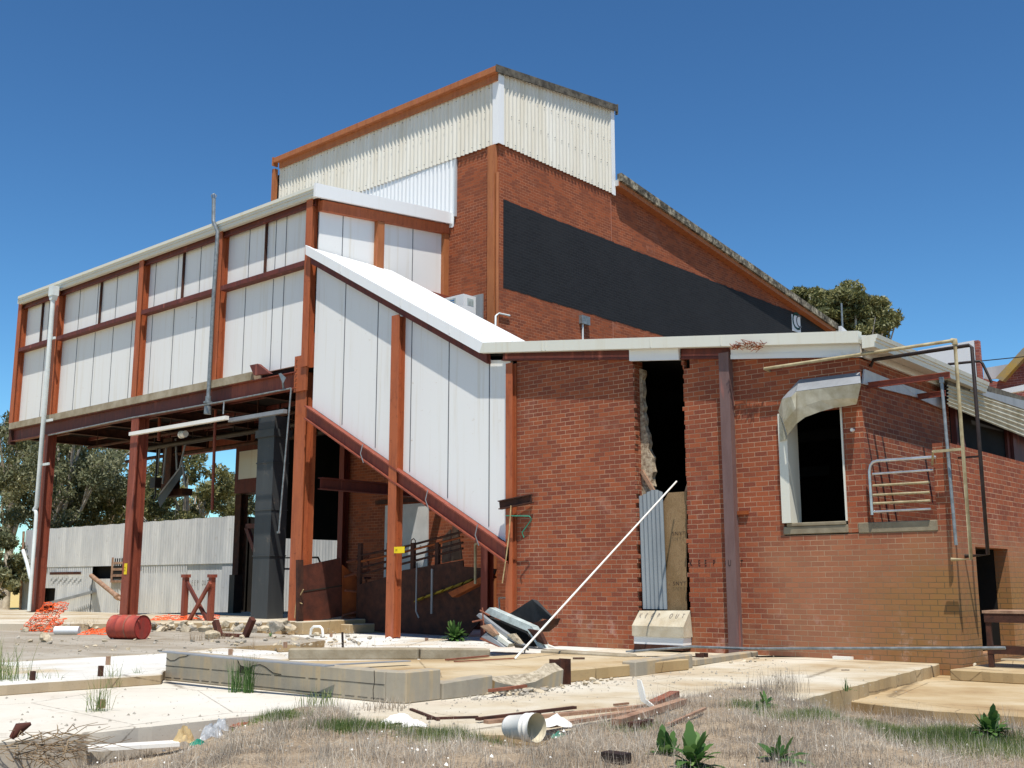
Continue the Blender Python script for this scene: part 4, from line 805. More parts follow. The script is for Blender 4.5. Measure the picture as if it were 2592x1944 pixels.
# small post and trestle frame on the slab
c = MB(); c.box(hx(592,1500,20.4)-.14, hx(592,1500,20.4)+.14, 20.3, 20.6, .3, hz(592,1455,20.4)); c.build('bollard', M['pipe_dark'], label='short dark square bollard in the shade before the shed', cat='bollard')
c = MB(); c.hcol(hx(606,1400,22.6), 22.6, .3, 4.28, .34, .3, .03); c.build('column', M['rust_dark'], gal)
xf = empty('cross_braced_frame', gp(500, 1571, .3), 'small red steel frame with crossed braces standing on the slab', 'frame')
T2 = lambda a, b_, y=15.6: hit(a, b_, 1, y)
for px in (465, 532): c = MB(); p = T2(px, 1568); c.box(p.x-.065, p.x+.065, 15.54, 15.66, .305, T2(px, 1462).z); c.box(p.x-.1, p.x+.1, 15.52, 15.68, T2(px, 1462).z+.001, T2(px,1456).z+.02); c.build('leg', M['steel_red'], xf)
for a, b2 in (((474,1475),(524,1568)), ((532,1475),(478,1572))): c = MB(); c.bar(T2(*a, 15.6 if a[0] < 500 else 15.5), T2(*b2, 15.6 if a[0] < 500 else 15.5), .06, .09); c.build('brace', M['steel_dark'] if a[0] < 500 else M['steel_red'], xf)
# far buildings on the right
fb = empty('white_gable_building', (-14, 34, 0), 'white rendered wall with a brick end rising beyond the annex gutter', 'building')
c = MB(); A1 = hit(2335, 905, 1, 34); 
P = py_([(2250,905), (2330,886), (2466,861), (2472,930), (2480,1010), (2250,1010)], 34); c.prism(P, 'y', 34, 34.4); c.build('wall', M['white'], fb)
c = MB(); x0 = hx(2468, 900, 34); c.box(x0+.005, x0+.13, 34.0, 34.2, 3, hz(2468, 862, 34)); c.build('brick_end', M['brick_far'], fb)
gb = empty('brick_gable_house', (-8, 40, 0), 'distant brick gable with a lichen covered coping and iron roof at the right edge', 'building')
P = py_([(2478,1000), (2490,958), (2524,966), (2546,950), (2600,892), (2680,830), (2680,1100), (2480,1100)], 40); c = MB(); c.prism(P, 'y', 40, 40.4); c.build('wall', M['brick_far'], gb)
c = MB(); P = py_([(2522,958), (2590,884), (2650,830), (2660,838), (2604,896), (2540,966)], 39.8); c.prism(P, 'y', 39.7, 40.5); c.build('coping', simple('lichen_coping', (188, 150, 60), (150, 140, 120), 1.5), gb)
c = MB(); P = py_([(2490,932), (2562,920), (2522,958), (2490,962)], 40.6); c.prism(P, 'y', 40.6, 40.7); c.build('roof', M['galv'], gb)
c = MB(); P = py_([(2530,990), (2600,975), (2600,990), (2530,1002)], 36); c.prism(P, 'y', 35.8, 36); c.build('gutter', M['white'], gb)
c = MB(); c.tube([hit(2400,922,1,28), hit(2480,914,1,28), hit(2487,920,1,28), hit(2510,968,1,28)], .035, 5); c.tube([hit(2480,914,1,28), hit(2600,902,1,28)], .015, 4); c.build('service_cable', M['pipe_dark'], label='dark cable looping past the white wall end', cat='cable')
c = MB(); p = hit(2130, 810, 1, 44); c.tube([p+Vector((0,0,-2)), hit(2130, 768, 1, 44)], .04, 5); c.build('mast', M['pipe_grey'], label='thin mast on the far roof end before the tree', cat='mast')
# ================= gate rails and pipe frames on the annex =================
gr = empty('rail_gate', (-6.8, 16.95, 2.2), 'pale tubular rail gate with a rounded corner over the grey ledge', 'gate')
R = lambda a, b_: hit(1792+a/2.765, 800+b_/2.765, 1, 16.93)
c = MB(); c.tube([R(1150,1392), R(1130,1090), R(1138,1045), R(1155,1022), R(1185,1014), R(1580,987), R(1597,990)], .026, 8); c.build('frame', M['chrome'], gr)
for a, b2, z0, z1, mt in ((1152,1576,1106,1077,'chrome'), (1155,1551,1187,1163,'pipe_cream'), (1155,1551,1253,1233,'pipe_cream'), (1158,1556,1312,1292,'pipe_cream'), (1160,1560,1370,1350,'chrome')):
    c = MB(); c.tube([R(a, z0), R(b2, z1)], .019, 8); c.build('rail', M[mt], gr)
pf = empty('vent_pipe_frame', (-5.75, 16.8, 1.5), 'cream pipe from the annex wall turning down in front of the landing', 'pipe')
zc = 4.84
c = MB(); c.tube([(-9.0, 16.8, zc), (-5.78, 16.8, zc+.02), (-5.75, 16.8, zc), (-5.75, 16.8, 1.54), (-6.04, 16.8, 1.54)], .028, 8); c.tube([(-5.80,16.8,zc+.02), (-5.75,16.8,zc+.02), (-5.75,16.8,zc-.05)], .042, 8); c.build('pipe', M['pipe_cream'], pf)
c = MB(); c.bar((-5.75,16.8,3.18), (-6.2,16.8,3.18), .04, .04); c.bar((-6.2,16.8,3.18), (-6.3,17.0,3.0), .03, .03); c.tube([(-9.0,16.8,zc), (-9.0,17,zc-.02)], .02, 6); c.build('bracket', M['pipe_cream'], pf)
pf = empty('dark_pipe_frame', (-5.75, 17.3, 1.5), 'dark pipe running behind the cream one and turning down before the landing', 'pipe')
c = MB(); c.tube([(-7.36, 17.4, 4.75), (-7.3, 17.4, 4.86), (-5.74, 17.4, 4.88), (-5.70, 17.4, 4.84), (-5.70, 17.4, 1.62), (-6.04, 17.4, 1.6)], .03, 8); c.build('pipe', M['pipe_dark'], pf)
c = MB(); c.bar((-5.70,17.4,3.12), (-6.04,17.4,3.12), .03, .03); c.build('bracket', M['pipe_dark'], pf)
c = MB(); a = hit(2383, 963, 1, 17.0); b2 = hit(2420, 1380, 1, 16.85); c.tube([a, b2], .026, 8); c.tube([a+Vector((0,0,-.04)), a+Vector((0,0,.05))], .04, 8); c.build('hanging_pipe', M['pipe_grey'], label='thin grey pipe hanging from the red bracket at the landing corner', cat='pipe')
# ================= trees =================
def tree(px, pytop, R_, cw, hh, clumps, leaves, label, seed, mat='leaf', trunk=True, lean=0, ls=.13, limbs=9, base_z=-.4, low=.3):
    rg_ = np.random.default_rng(seed); rn = random.Random(seed)
    bear = math.atan((px-1296)/(FPX/math.cos(PITCH))); a = YAW-bear
    x, y = -math.sin(a)*R_, math.cos(a)*R_
    H = 1.17+(1480-pytop)/(FPX/math.cos(PITCH))*R_*math.cos(bear)-base_z
    clumps = int(clumps*.72); leaves = int(leaves*.72)
    root = empty('gum_tree', (x, y, base_z), label, 'tree', 'gum trees behind the buildings')
    cs = []
    while len(cs) < clumps:
        u = rg_.uniform(-1, 1, 3)
        if u@u > 1: continue
        zz = H*(low+(1-low)*(.5+.5*u[2])*.93)
        rad = cw*(1-.45*abs(u[2])**1.5)
        cs.append((x+u[0]*rad, y+u[1]*rad, base_z+zz, rg_.uniform(.06, .2)*cw+.15))
    tm = MB(); tm.tube([(x, y, base_z), (x+lean*.3, y, base_z+H*.25), (x+lean*.7, y+.3, base_z+H*.55), (x+lean, y, base_z+H*.8)], [H*.028, H*.022, H*.014, H*.006], 8)
    for i in range(limbs):
        cl = rn.choice(cs); t = rn.uniform(.2, .5); s0 = Vector((x+lean*t, y, base_z+H*t)); e = Vector(cl[:3]); mpt = (s0+e)/2+Vector((rn.uniform(-.5, .5), rn.uniform(-.5, .5), -.3))
        tm.tube([s0, mpt, e], [H*.012, H*.008, .03], 6)
        for k in range(2): e2 = e+Vector((rn.uniform(-1, 1), rn.uniform(-1, 1), rn.uniform(.2, 1)))*cw*.2; tm.tube([mpt, (mpt+e2)/2+Vector((0,0,.2)), e2], [H*.006, H*.004, .02], 4)
    tm.build('trunk', M['bark'], root)
    C_ = np.array([c[:3] for c in cs]); Rr = np.array([c[3] for c in cs]); per = rg_.choice(len(cs), leaves, p=Rr**2/np.sum(Rr**2))
    d = rg_.normal(size=(leaves, 3)); d /= np.linalg.norm(d, axis=1)[:, None]
    rr = Rr[per]*rg_.uniform(.15, 1.15, leaves)**.6; pos = C_[per]+d*rr[:, None]*np.array([1.1, 1.1, .75])
    ax = rg_.normal(size=(leaves, 3)); ax[:, 2] -= .5; ax /= np.linalg.norm(ax, axis=1)[:, None]
    b3 = np.cross(ax, rg_.normal(size=(leaves, 3))); b3 /= np.linalg.norm(b3, axis=1)[:, None]
    ln = ls*rg_.uniform(.7, 1.5, leaves)[:, None]; wd = ls*.36*rg_.uniform(.7, 1.4, leaves)[:, None]
    V = np.stack([pos-ax*ln, pos+b3*wd, pos+ax*ln, pos-b3*wd], 1).reshape(-1, 3)-np.array([x, y, base_z])
    tint = np.clip(.45+.25*rg_.normal(size=leaves)+(rg_.uniform(-.25, .25, len(cs)))[per], 0, 1)
    quadmesh('crown', V, tint, M[mat], root)
def quadmesh(name, V, tint, mat, parent=None, nv=4):
    me = bpy.data.meshes.new(name); n = len(V)//nv
    me.vertices.add(len(V)); me.vertices.foreach_set('co', V.astype(np.float32).ravel())
    me.loops.add(n*nv); me.loops.foreach_set('vertex_index', np.arange(n*nv, dtype=np.int32))
    me.polygons.add(n); me.polygons.foreach_set('loop_start', np.arange(0, n*nv, nv, dtype=np.int32)); me.polygons.foreach_set('loop_total', np.full(n, nv, np.int32))
    me.materials.append(mat); at = me.attributes.new('tint', 'FLOAT', 'FACE'); at.data.foreach_set('value', tint.astype(np.float32)); me.update(calc_edges=True)
    o = bpy.data.objects.new(name, me); scene.collection.objects.link(o)
    if parent: o.parent = parent; o['_base'] = tuple(parent['_base'])
    return o
tree(120, 1020, 70, 4.4, 12, 120, 34000, 'broad gum tree left of the first gallery column, the tallest behind the shed', 3, low=.32)
tree(15, 1030, 78, 3.6, 12, 60, 18000, 'gum tree at the left edge of the photo, only its right side showing', 4, low=.55)
tree(262, 1080, 74, 3.6, 12, 90, 26000, 'olive gum tree with pale twigs between the first two gallery columns', 5, 'leaf2', low=.3)
tree(372, 1140, 80, 2.4, 12, 46, 14000, 'narrow gum tree just right of the middle gallery column', 6, low=.3)
tree(455, 1110, 66, 3.2, 12, 50, 15000, 'open gum tree with bare forked white limbs under the gallery', 8, 'leaf2', limbs=12, low=.35)
tree(585, 1160, 74, 3.0, 12, 64, 20000, 'rounded gum tree behind the dark back column', 9, low=.25)
tree(-25, 1290, 66, 2.6, 8, 60, 20000, 'low dark bushy tree at the left edge beside the shed', 10, low=.05)
tree(2180, 690, 58, 2.7, 20, 120, 46000, 'tall rounded gum tree rising behind the annex roof on the right', 11, 'leaf2', low=.72)
tree(2065, 692, 60, 1.7, 20, 44, 16000, 'smaller gum crown showing over the hall roof end', 12, 'leaf2', low=.82)
# ================= ground and slabs =================
def smooth(a, b, t): t = np.clip((t-a)/(b-a), 0, 1); return t*t*(3-2*t)
gb_px = [(690,1806), (720,1790), (860,1786), (905,1812), (960,1846), (1060,1858), (1180,1862), (1260,1880), (1340,1892), (1400,1868), (1440,1845), (1560,1815), (1640,1782), (1760,1758), (1880,1738), (1960,1728), (2040,1752), (2120,1768), (2200,1790), (2330,1812), (2460,1824), (2700,1846)]
GB = [(-8.60, -3.0), (-8.60, 6.3)]+[gp(a, b, .0 if 640 < a < 2050 else -.28)[:2] for a, b in gb_px]
GB += [(3.0, 9.5), (2.0, 2.0), (-4.0, -3.0)]
def inside(P, poly):
    P = np.asarray(P); r_ = np.zeros(len(P), bool); n = len(poly)
    for i in range(n):
        (x1, y1), (x2, y2) = poly[i], poly[(i+1) % n]
        c = ((y1 > P[:,1]) != (y2 > P[:,1])) & (P[:,0] < (x2-x1)*(P[:,1]-y1)/((y2-y1)+1e-12)+x1); r_ ^= c
    return r_
def pdist(P, poly):
    P = np.asarray(P); d = np.full(len(P), 1e9); n = len(poly)
    for i in range(n):
        a = np.array(poly[i]); b_ = np.array(poly[(i+1) % n]); ab = b_-a; t = np.clip(((P-a)@ab)/(ab@ab), 0, 1); d = np.minimum(d, np.linalg.norm(P-(a+t[:, None]*ab), axis=1))
    return d
def ghgt(P):
    P = np.asarray(P); s = P[:,0]*_r.x+P[:,1]*_r.y
    h = -.23+.26*smooth(-3.1, -1.9, s)-.31*smooth(2.7, 3.5, s)
    h += .018*np.sin(P[:,0]*3.1+1)*np.cos(P[:,1]*2.7)+.012*np.sin(P[:,0]*7.3+P[:,1]*5.1)
    dd = pdist(P, GB); ins = inside(P, GB); near = smooth(0, .16, dd)
    h = np.where(ins, h*near+(1-near)*np.minimum(h, -.05), -.4)
    r0 = np.hypot(P[:,0], P[:,1]); h = h-.4*0*r0
    return h
def axis_(lo, hi, f0, f1, st):
    a = list(np.arange(f0, f1, st)); v = f0; s = st
    L = []
    while v > lo: s *= 1.45; v -= s; L.append(v)
    v = a[-1]; s = st; Rr = []
    while v < hi: s *= 1.45; v += s; Rr.append(v)
    return np.array(L[::-1]+a+Rr)
gx = axis_(-3000, 3000, -9.8, 0.5, .09); gy = axis_(-3000, 3000, 1.0, 13.0, .09)
XX, YY = np.meshgrid(gx, gy); PP = np.stack([XX.ravel(), YY.ravel()], 1); HH = ghgt(PP)
nx, ny = len(gx), len(gy); me = bpy.data.meshes.new('ground'); me.vertices.add(nx*ny); me.vertices.foreach_set('co', np.column_stack([PP, HH]).astype(np.float32).ravel())
i0 = (np.arange(ny-1)[:, None]*nx+np.arange(nx-1)[None]).ravel(); Q = np.stack([i0, i0+1, i0+nx+1, i0+nx], 1).astype(np.int32)
me.loops.add(Q.size); me.loops.foreach_set('vertex_index', Q.ravel()); me.polygons.add(len(Q)); me.polygons.foreach_set('loop_start', np.arange(0, Q.size, 4, dtype=np.int32)); me.polygons.foreach_set('loop_total', np.full(len(Q), 4, np.int32))
me.materials.append(M['soil']); me.update(calc_edges=True); go = bpy.data.objects.new('ground', me); scene.collection.objects.link(go); go['kind'] = 'structure'
def rough_poly(pts, step=.35, amp=.02, seed=1):
    rn = random.Random(seed); o = []
    n = len(pts)
    for i in range(n):
        a = Vector((*pts[i][:2], 0)); b_ = Vector((*pts[(i+1) % n][:2], 0)); L = (b_-a).length; k = max(1, min(60, int(L/step)))
        for j in range(k):
            p = a.lerp(b_, j/k); o.append((p.x+rn.uniform(-amp, amp), p.y+rn.uniform(-amp, amp)))
    return o
def slab_(name, pts, z0, z1, mat, amp=.012, step=.35, seed=1):
    if amp < .02: amp, step = .016, .14
    c = MB(); c.prism(rough_poly(pts, step, amp, seed), 'z', z0, z1); o = c.build(name, mat, kind='structure', bevel=.012); return o
G0 = lambda a, b_, z=0.: gp(a, b_, z)[:2]
slab_('yard_slab', [(-8.65, -2), (-8.66, 6.50), (-8.45, 6.75), (-8.1, 6.70), (-7.3, 6.45), (-6.75, 6.40), (-6.3, 6.55), (-5.6, 7.2), (-5.0, 8.3), (-5.3, 10.0), (-5.55, 10.9), G0(2250,1712), G0(2458,1660), (-5.9, 17.0), (-6.28, 18.5), (-12.4, 18.5), (-12.4, 7.7), (-12.3, -2)], -.4, 0.0, M['slab'])
slab_('rear_slab', [(-12.401, -2), (-12.401, 22), (-23.2, 22), (-23.2, 14.2), (-16, 9.5), (-16, -2)], -.4, -.003, M['slab_white'])
slab_('white_terrace', [(-12.28, -3), (-12.1, 6.3), (-12.05, 7.35), (-12.62, 7.72), (-12.9, 8.9), G0(735,1668,.12), G0(700,1648,.12), G0(560,1640,.12), (-15.75, 9.6), (-15.6, 6.9), (-15.7, -3)], -.003, .12, M['slab_white'], .015, .3, 3)
slab_('grey_terrace', [(-15.62, -4), (-15.5, 6.9), (-15.62, 9.6), G0(560,1639,.13), G0(640,1634,.13), G0(760,1630,.13), G0(820,1620,.13), G0(700,1605,.13), G0(620,1601,.13), (-24, 14.8), (-28, 12.5), (-28, -4)], -.002, .135, M['slab_grey'], .03, .25, 4)
slab_('gallery_slab', [(-26.5, 10.8), (-23.5, 13.7), (-22.7, 14.9), (-22.0, 15.9), (-21.75, 16.9), (-21.62, 19.5), (-21.62, 42), (-30.0, 42), (-30.0, 23.4), (-31.5, 18.2), (-60, 17.45), (-60, 10.8)], -.4, .3, M['slab'], .05, .3, 5)
slab_('lower_right_slab', [G0(2110,1768,-.17), G0(2200,1780,-.17), G0(2360,1797,-.17), G0(2592,1812,-.17), G0(2900,1838,-.17), (3, 24), (-5.8, 24), G0(2462,1694,-.17), G0(2300,1722,-.17)], -.42, -.17, M['slab_tan'], .012, .35, 6)
slab_('landing_floor', [(-5.95, 16.2), (-2, 16.2), (-2, 30), (-6.04, 30)], -.169, -.02, M['slab_tan'])
slab_('basin_floor', [(-12.45, 7.95), (-8.55, 7.95), (-8.55, 13.4), G0(1600,1662,.15), G0(1500,1655,.15), G0(1380,1652,.15), G0(1139,1668,.15), G0(735,1674,.15)], .001, .15, M['slab_tan'], .02)
# low concrete walls
def thing(mb, name, mat, label, cat, group=None, **k): return mb.build(name, mat, None, label, cat, group, **k)
bw = empty('low_concrete_wall', (-10.5, 7.8, 0), 'long cracked board marked concrete wall in front of the tan basin', 'wall')
c = MB(); c.hexa([(-12.56,7.70,0), (-8.5,7.70,0), (-8.5,7.9,0), (-12.56,7.9,0), (-12.56,7.70,.35), (-8.5,7.70,.31), (-8.5,7.9,.31), (-12.56,7.9,.35)]); c.hexa([(-8.499,7.705,0), (-8.27,7.78,0), (-8.3,8.3,0), (-8.499,8.3,0), (-8.499,7.705,.31), (-8.27,7.78,.31), (-8.3,8.3,.31), (-8.499,8.3,.31)])
c.build('wall', M['board'], bw, bevel=.012)
c = MB()
for z0 in (.035, .175):
    for i in range(20): xa = -12.56+i*.203; c.box(xa, xa+random.choice([.203, .203, .203, .15]), 7.697, 7.70, z0+random.uniform(-.002, .002), z0+.005)
def crack(pts):
    for a, b_ in zip(pts, pts[1:]): c.bar((a[0], 7.698, a[1]), (b_[0], 7.698, b_[1]), .004, .007)
crack([(-12.55,.27), (-12.45,.24), (-12.35,.25), (-12.25,.29), (-12.1,.31), (-12.0,.35)]); crack([(-11.02,.3), (-10.98,.25), (-10.8,.23), (-10.74,.26), (-10.6,.28), (-10.5,.26), (-10.35,.2), (-10.2,.19)]); crack([(-11.02,.0), (-11.03,.1), (-11.01,.2), (-11.03,.33)]); crack([(-8.66,0), (-8.67,.12), (-8.65,.2), (-8.66,.31)])
c.prism([(-10.98,.17), (-10.78,.16), (-10.74,.25), (-10.86,.22), (-10.98,.26)], 'y', 7.694, 7.699); c.build('crack', M['crack'], bw)
def rock_mesh(seed, n=3):
    rn = np.random.default_rng(seed); import bmesh
    bm = bmesh.new(); bmesh.ops.create_icosphere(bm, subdivisions=n, radius=1); fr = rn.normal(size=(13, 3)); fr /= np.linalg.norm(fr, axis=1)[:, None]; dd = rn.uniform(.38, .72, 13)
    for v in bm.verts:
        p = np.array(v.co)
        for f_, d_ in zip(fr, dd):
            t = p@f_
            if t > d_: p = p-f_*(t-d_)
        p = p+rn.normal(size=3)*.02; v.co = p
    me = bpy.data.meshes.new('rock'); bm.to_mesh(me); bm.free(); me.materials.append(M['stone'] if seed % 3 else M['stone_grey']); return me
RM = [rock_mesh(i) for i in range(6)]
def rock(px, py, z, sx, sy=None, sz=None, label='', group=None, name='concrete_chunk', sink=.25):
    x, y, _ = gp(px, py, z); o = bpy.data.objects.new(name, random.choice(RM)); scene.collection.objects.link(o)
    sy = sy or sx*random.uniform(.6, 1); sz = sz or sx*random.uniform(.4, .75); o.scale = (sx, sy, sz); o.rotation_euler = (random.uniform(-.3, .3), random.uniform(-.3, .3), random.uniform(0, 6.28))
    o.location = (x, y, z+sz*(.72-sink)); tag(o, label, 'rubble', group); return o
# broken low wall along the right of the basin
c = MB(); c.hexa([(-8.5,8.301,0), (-8.27,8.301,0), (-8.3,9.1,0), (-8.5,9.1,0), (-8.5,8.301,.17), (-8.27,8.301,.17), (-8.3,9.1,.20), (-8.5,9.1,.20)]); thing(c, 'low_kerb_wall', M['board'], 'short low concrete wall stub right of the long cracked wall corner', 'wall', bevel=.01)
bk = empty('broken_kerb_wall', (-8.4, 9.7, 0), 'broken kerb wall with exposed pebbly aggregate running up to the rusty stub', 'wall')
c = MB(); zs_ = [.20, .17, .13, .12, .15, .21, .26, .28]; vs_ = []
for i, zq in enumerate(zs_):
    y = 9.101+i*.17; vs_ += [(-8.29, y, 0), (-8.27, y, zq*.62+random.uniform(-.02, .02)), (-8.40, y, zq+random.uniform(-.02, .02)), (-8.52, y, .16)]
fs_ = []
for i in range(len(zs_)-1):
    for k in range(3): fs_.append((i*4+k, i*4+k+1, (i+1)*4+k+1, (i+1)*4+k))
c.add(vs_, [f_ for j, f_ in enumerate(fs_) if j % 3 != 0]); c.build('broken_top', M['conc_rough'], bk)
c = MB(); c.add(vs_, [f_ for j, f_ in enumerate(fs_) if j % 3 == 0]); c.build('face', M['board'], bk)
sp = gp(1418, 1734); c = MB(); c.hcol(sp[0], sp[1], 0, .30, .17, .2, .014); thing(c, 'beam_stub', M['rust_dark'], 'upright rusty steel beam stub in the broken kerb wall', 'steel stub')
a = gp(1592, 1712); b2 = gp(1738, 1690)
c = MB(); c.bar((a[0], a[1], .09), (b2[0], b2[1], .09), .2, .2); thing(c, 'low_kerb_wall', M['board'], 'intact low kerb block beyond the rubble gap in front of the doorway', 'wall', bevel=.015)
a = gp(1745, 1686); b2 = gp(1905, 1660); c = MB(); c.bar((a[0], a[1], .05), (b2[0], b2[1], .03), .2, .1); thing(c, 'low_kerb_wall', M['board'], 'last low kerb block near the foot of the brown post', 'wall', bevel=.015)
p = gp(1790, 1682); c = MB(); c.hcol(p[0]-.12, p[1]+.05, 0, .16, .14, .14, .012); thing(c, 'beam_stub', M['rust_dark'], 'short rusty stub at the kerb in front of the brown post', 'steel stub')
a = gp(732, 1673, .1); b2 = gp(1060, 1672, .1); c = MB(); c.bar((a[0], a[1], .2), (b2[0], b2[1], .2), .25, .16); b3 = gp(1235, 1668, .1); c.bar((b2[0], b2[1], .199), (b3[0], b3[1], .17), .25, .16); thing(c, 'rear_kerb', M['conc'], 'long grey kerb along the back of the tan basin', 'kerb', bevel=.02)
a = gp(1382, 1660, .1); b2 = gp(1590, 1672, .1); c = MB(); c.bar((a[0], a[1], .14), (b2[0], b2[1]+.1, .12), .3, .12); thing(c, 'wall_foot_kerb', M['conc'], 'thin grey kerb at the foot of the brick wall left of the step', 'kerb', bevel=.02)
c = MB(); c.prism([(17.0-.35, 0), (19.5, 0), (19.5, .34), (16.65, .3)], 'x', -21.62, -21.3); c.box(-21.3, -20.95, 17.8, 19.3, 0, .22); thing(c, 'retaining_wall', M['slab'], 'low cream retaining block under the rusty plate gate', 'wall', bevel=.015)
a = G0(2462,1664,-.0); c = MB(); c.bar((a[0], a[1], -.08), (a[0]+3.5, a[1]-.15, -.08), .18, .17); thing(c, 'right_kerb', M['conc'], 'grey kerb at the back of the lower tan slab at the right edge', 'kerb', bevel=.015)
# rubble, thick broken edge of the gallery slab
edge = [(-26.3,10.9), (-23.5,13.65), (-22.7,14.85), (-22.05,15.85), (-21.75,16.8)]
rn = random.Random(5)
grpA = 'broken concrete chunks along the gallery slab edge'
for i in range(110):
    t = rn.random()**.8; k = min(3, int(t*4)); f_ = t*4-k; x = edge[k][0]*(1-f_)+edge[k+1][0]*f_; y = edge[k][1]*(1-f_)+edge[k+1][1]*f_
    o = bpy.data.objects.new('concrete_chunk', RM[i % 6]); scene.collection.objects.link(o); s_ = rn.uniform(.04, .17); o.scale = (s_, s_*rn.uniform(.6, 1), s_*rn.uniform(.4, .8)); o.rotation_euler = (rn.uniform(-.5,.5), rn.uniform(-.5,.5), rn.uniform(0,6))
    off = rn.uniform(.02, .9)**1.3; o.location = (x+off*.7, y-off*.7, .135+o.scale[2]*.4+max(0, .12-off*.3)); tag(o, 'broken concrete chunk in the rubble along the gallery slab edge', 'rubble', grpA)
for px, py, s_ in ((700,1596,.28), (520,1600,.2), (470,1600,.18), (640,1598,.18)): rock(px, py, .13, s_, s_*.7, s_*.75, {700: 'largest grey pebbly lump right beside the gate post of the rusty plate', 520: 'big pale slab lump left of the red steel frame', 470: 'pale slab lump below the cross braced frame', 640: 'broken slab lump behind the right arm of the red steel frame'}[px], 'large lumps of the broken gallery slab edge')
rock(111, 1626, .13, .16, .15, .19, 'rounded pale boulder left of the red drum', name='boulder')
rock(535, 1618, .13, .2, .13, .12, 'squarish tan boulder right of the red drum', name='boulder')
rock(338, 1570, .3, .12, .1, .06, 'flat stone by the orange netting', name='stone')
grpB = 'rubble pieces below the broken kerb wall'
for i in range(46):
    px = rn.gauss(1330, 55) if i < 34 else rn.uniform(1450, 1560); py = (1762-(px-1230)*.10+rn.gauss(0, 5)) if i < 34 else 1722+rn.gauss(0, 8)
    rock(px, py, 0, rn.uniform(.02, .08), sz=rn.uniform(.015, .04), label='thin concrete flake in the rubble strip before the broken kerb wall', group=grpB)
for px, py, s_ in ((1530,1710,.16), (1515,1690,.13), (1480,1712,.1), (1560,1700,.1), (1290,1750,.11), (1420,1738,.07)): rock(px, py, 0, s_, s_*.8, s_*.5, 'angular concrete block in the gap of the broken kerb wall', 'angular blocks in the kerb gap')
grpC = 'scattered stones on the slabs'
for i in range(60):
    px = rn.uniform(560, 1000); py = rn.uniform(1612, 1636); rock(px, py, .0 if px > 800 else .13, rn.uniform(.02, .09), label='pale stone among the scatter between the gallery edge and the basin', group=grpC)
for i in range(28): px = rn.uniform(1760, 1960); rock(px, rn.uniform(1658, 1676)+(1960-px)*.04, 0, rn.uniform(.015, .05), label='pale crumb of mortar at the foot of the annex wall', group='mortar crumbs by the annex wall')
for i in range(40): rock(rn.uniform(20, 620), rn.uniform(1612, 1652), .135, rn.uniform(.02, .08), label='small stone on the grey terrace around the red drum', group='small stones on the grey terrace')
# fine grit everywhere: nobody could count it
N = 4400; gxx = []; tn = []
for i in range(N):
    r0 = rn.random()
    if r0 < .35: px, py, z = rn.uniform(0, 900), rn.uniform(1590, 1660), .137
    elif r0 < .55: px = rn.gauss(1340, 90); py, z = 1762-(px-1230)*.12+rn.gauss(0, 8), .002
    elif r0 < .7: px, py, z = rn.uniform(1400, 2000), rn.uniform(1660, 1735), .002
    elif r0 < .85: px, py, z = rn.uniform(700, 1250), rn.uniform(1600, 1650), .0
    else: px, py, z = rn.uniform(0, 2300), rn.uniform(1690, 1850), .002 if rn.random() < .5 else .122
    x, y, _ = gp(px, py, z)
    if z > .1 and x > -12.2: z = .002; x, y, _ = gp(px, py, z)
    s_ = .004+.018*rn.random()**2.5; a = rn.uniform(0, 6.28)
    if i % 5 == 0:
        px = rn.uniform(0, 1100); py = rn.uniform(1850, 1950); x, y, _ = gp(px, py, -.1); z = float(ghgt([[x, y]])[0])
    gxx += [(x+s_*math.cos(a), y+s_*math.sin(a), z), (x+s_*math.cos(a+2), y+s_*math.sin(a+2), z), (x, y, z+s_*.9), (x+s_*math.cos(a+4), y+s_*math.sin(a+4), z)]
c = MB(); c.add(gxx, [f_ for i in range(N) for f_ in ((4*i, 4*i+1, 4*i+2), (4*i+1, 4*i+3, 4*i+2), (4*i+3, 4*i, 4*i+2))]); o = c.build('gravel', M['stone_grey'], kind='stuff', label='fine grit and mortar crumbs scattered over the slabs', cat='gravel')
# ================= props =================
def cyl_axis(p, d, L, r): d = Vector(d).normalized(); return Vector(p)-d*L/2, Vector(p)+d*L/2
# red drum
view = lambda px: Vector((-math.sin(YAW-math.atan((px-1296)/2816)), math.cos(YAW-math.atan((px-1296)/2816)), 0))
vd = view(320); rd = Vector((vd.y, -vd.x, 0)); ax = (rd*.74-vd*.67).normalized(); bp = gp(324, 1618, .135); ctr = Vector((bp[0], bp[1], .135+.225))
dr = empty('oil_drum', (ctr.x, ctr.y, .135), 'battered red oil drum lying on its side with its lid facing the camera', 'drum')
c = MB(); A0 = ctr-ax*.35; pts = []; rs = []
for t in (0, .01, .02, .28, .30, .33, .35, .62, .64, .67, .69, .96, .98, 1): pts.append(A0+ax*.70*t); rs.append(.225 if t in (.02, .28, .35, .62, .69, .96) else (.236 if t in (.30, .33, .64, .67, 0, .01, .98, 1) else .229))
c.tube(pts, rs, 32, caps=False); c.build('body', M['drum'], dr)
c = MB(); c.tube([A0+ax*.685, A0+ax*.69], [.215, .215], 32); c.build('lid', M['drum_lid'], dr)
c = MB(); c.tube([A0+ax*.01, A0+ax*.02], [.215, .215], 32); c.build('drum_base', M['drum_lid'], dr)
c = MB(); q = A0+ax*.695; u = Vector((0,0,1)); v_ = ax.cross(u); c.tube([q+v_*.12+u*.12-ax*.0, q+v_*.12+u*.12+ax*.02], .03, 10); c.build('bung', M['drum'], dr)
c = MB(); c.tube([A0+ax*.41, A0+ax*.425], [.230, .230], 32, caps=False); c.build('rust_ring', M['timber'], dr)
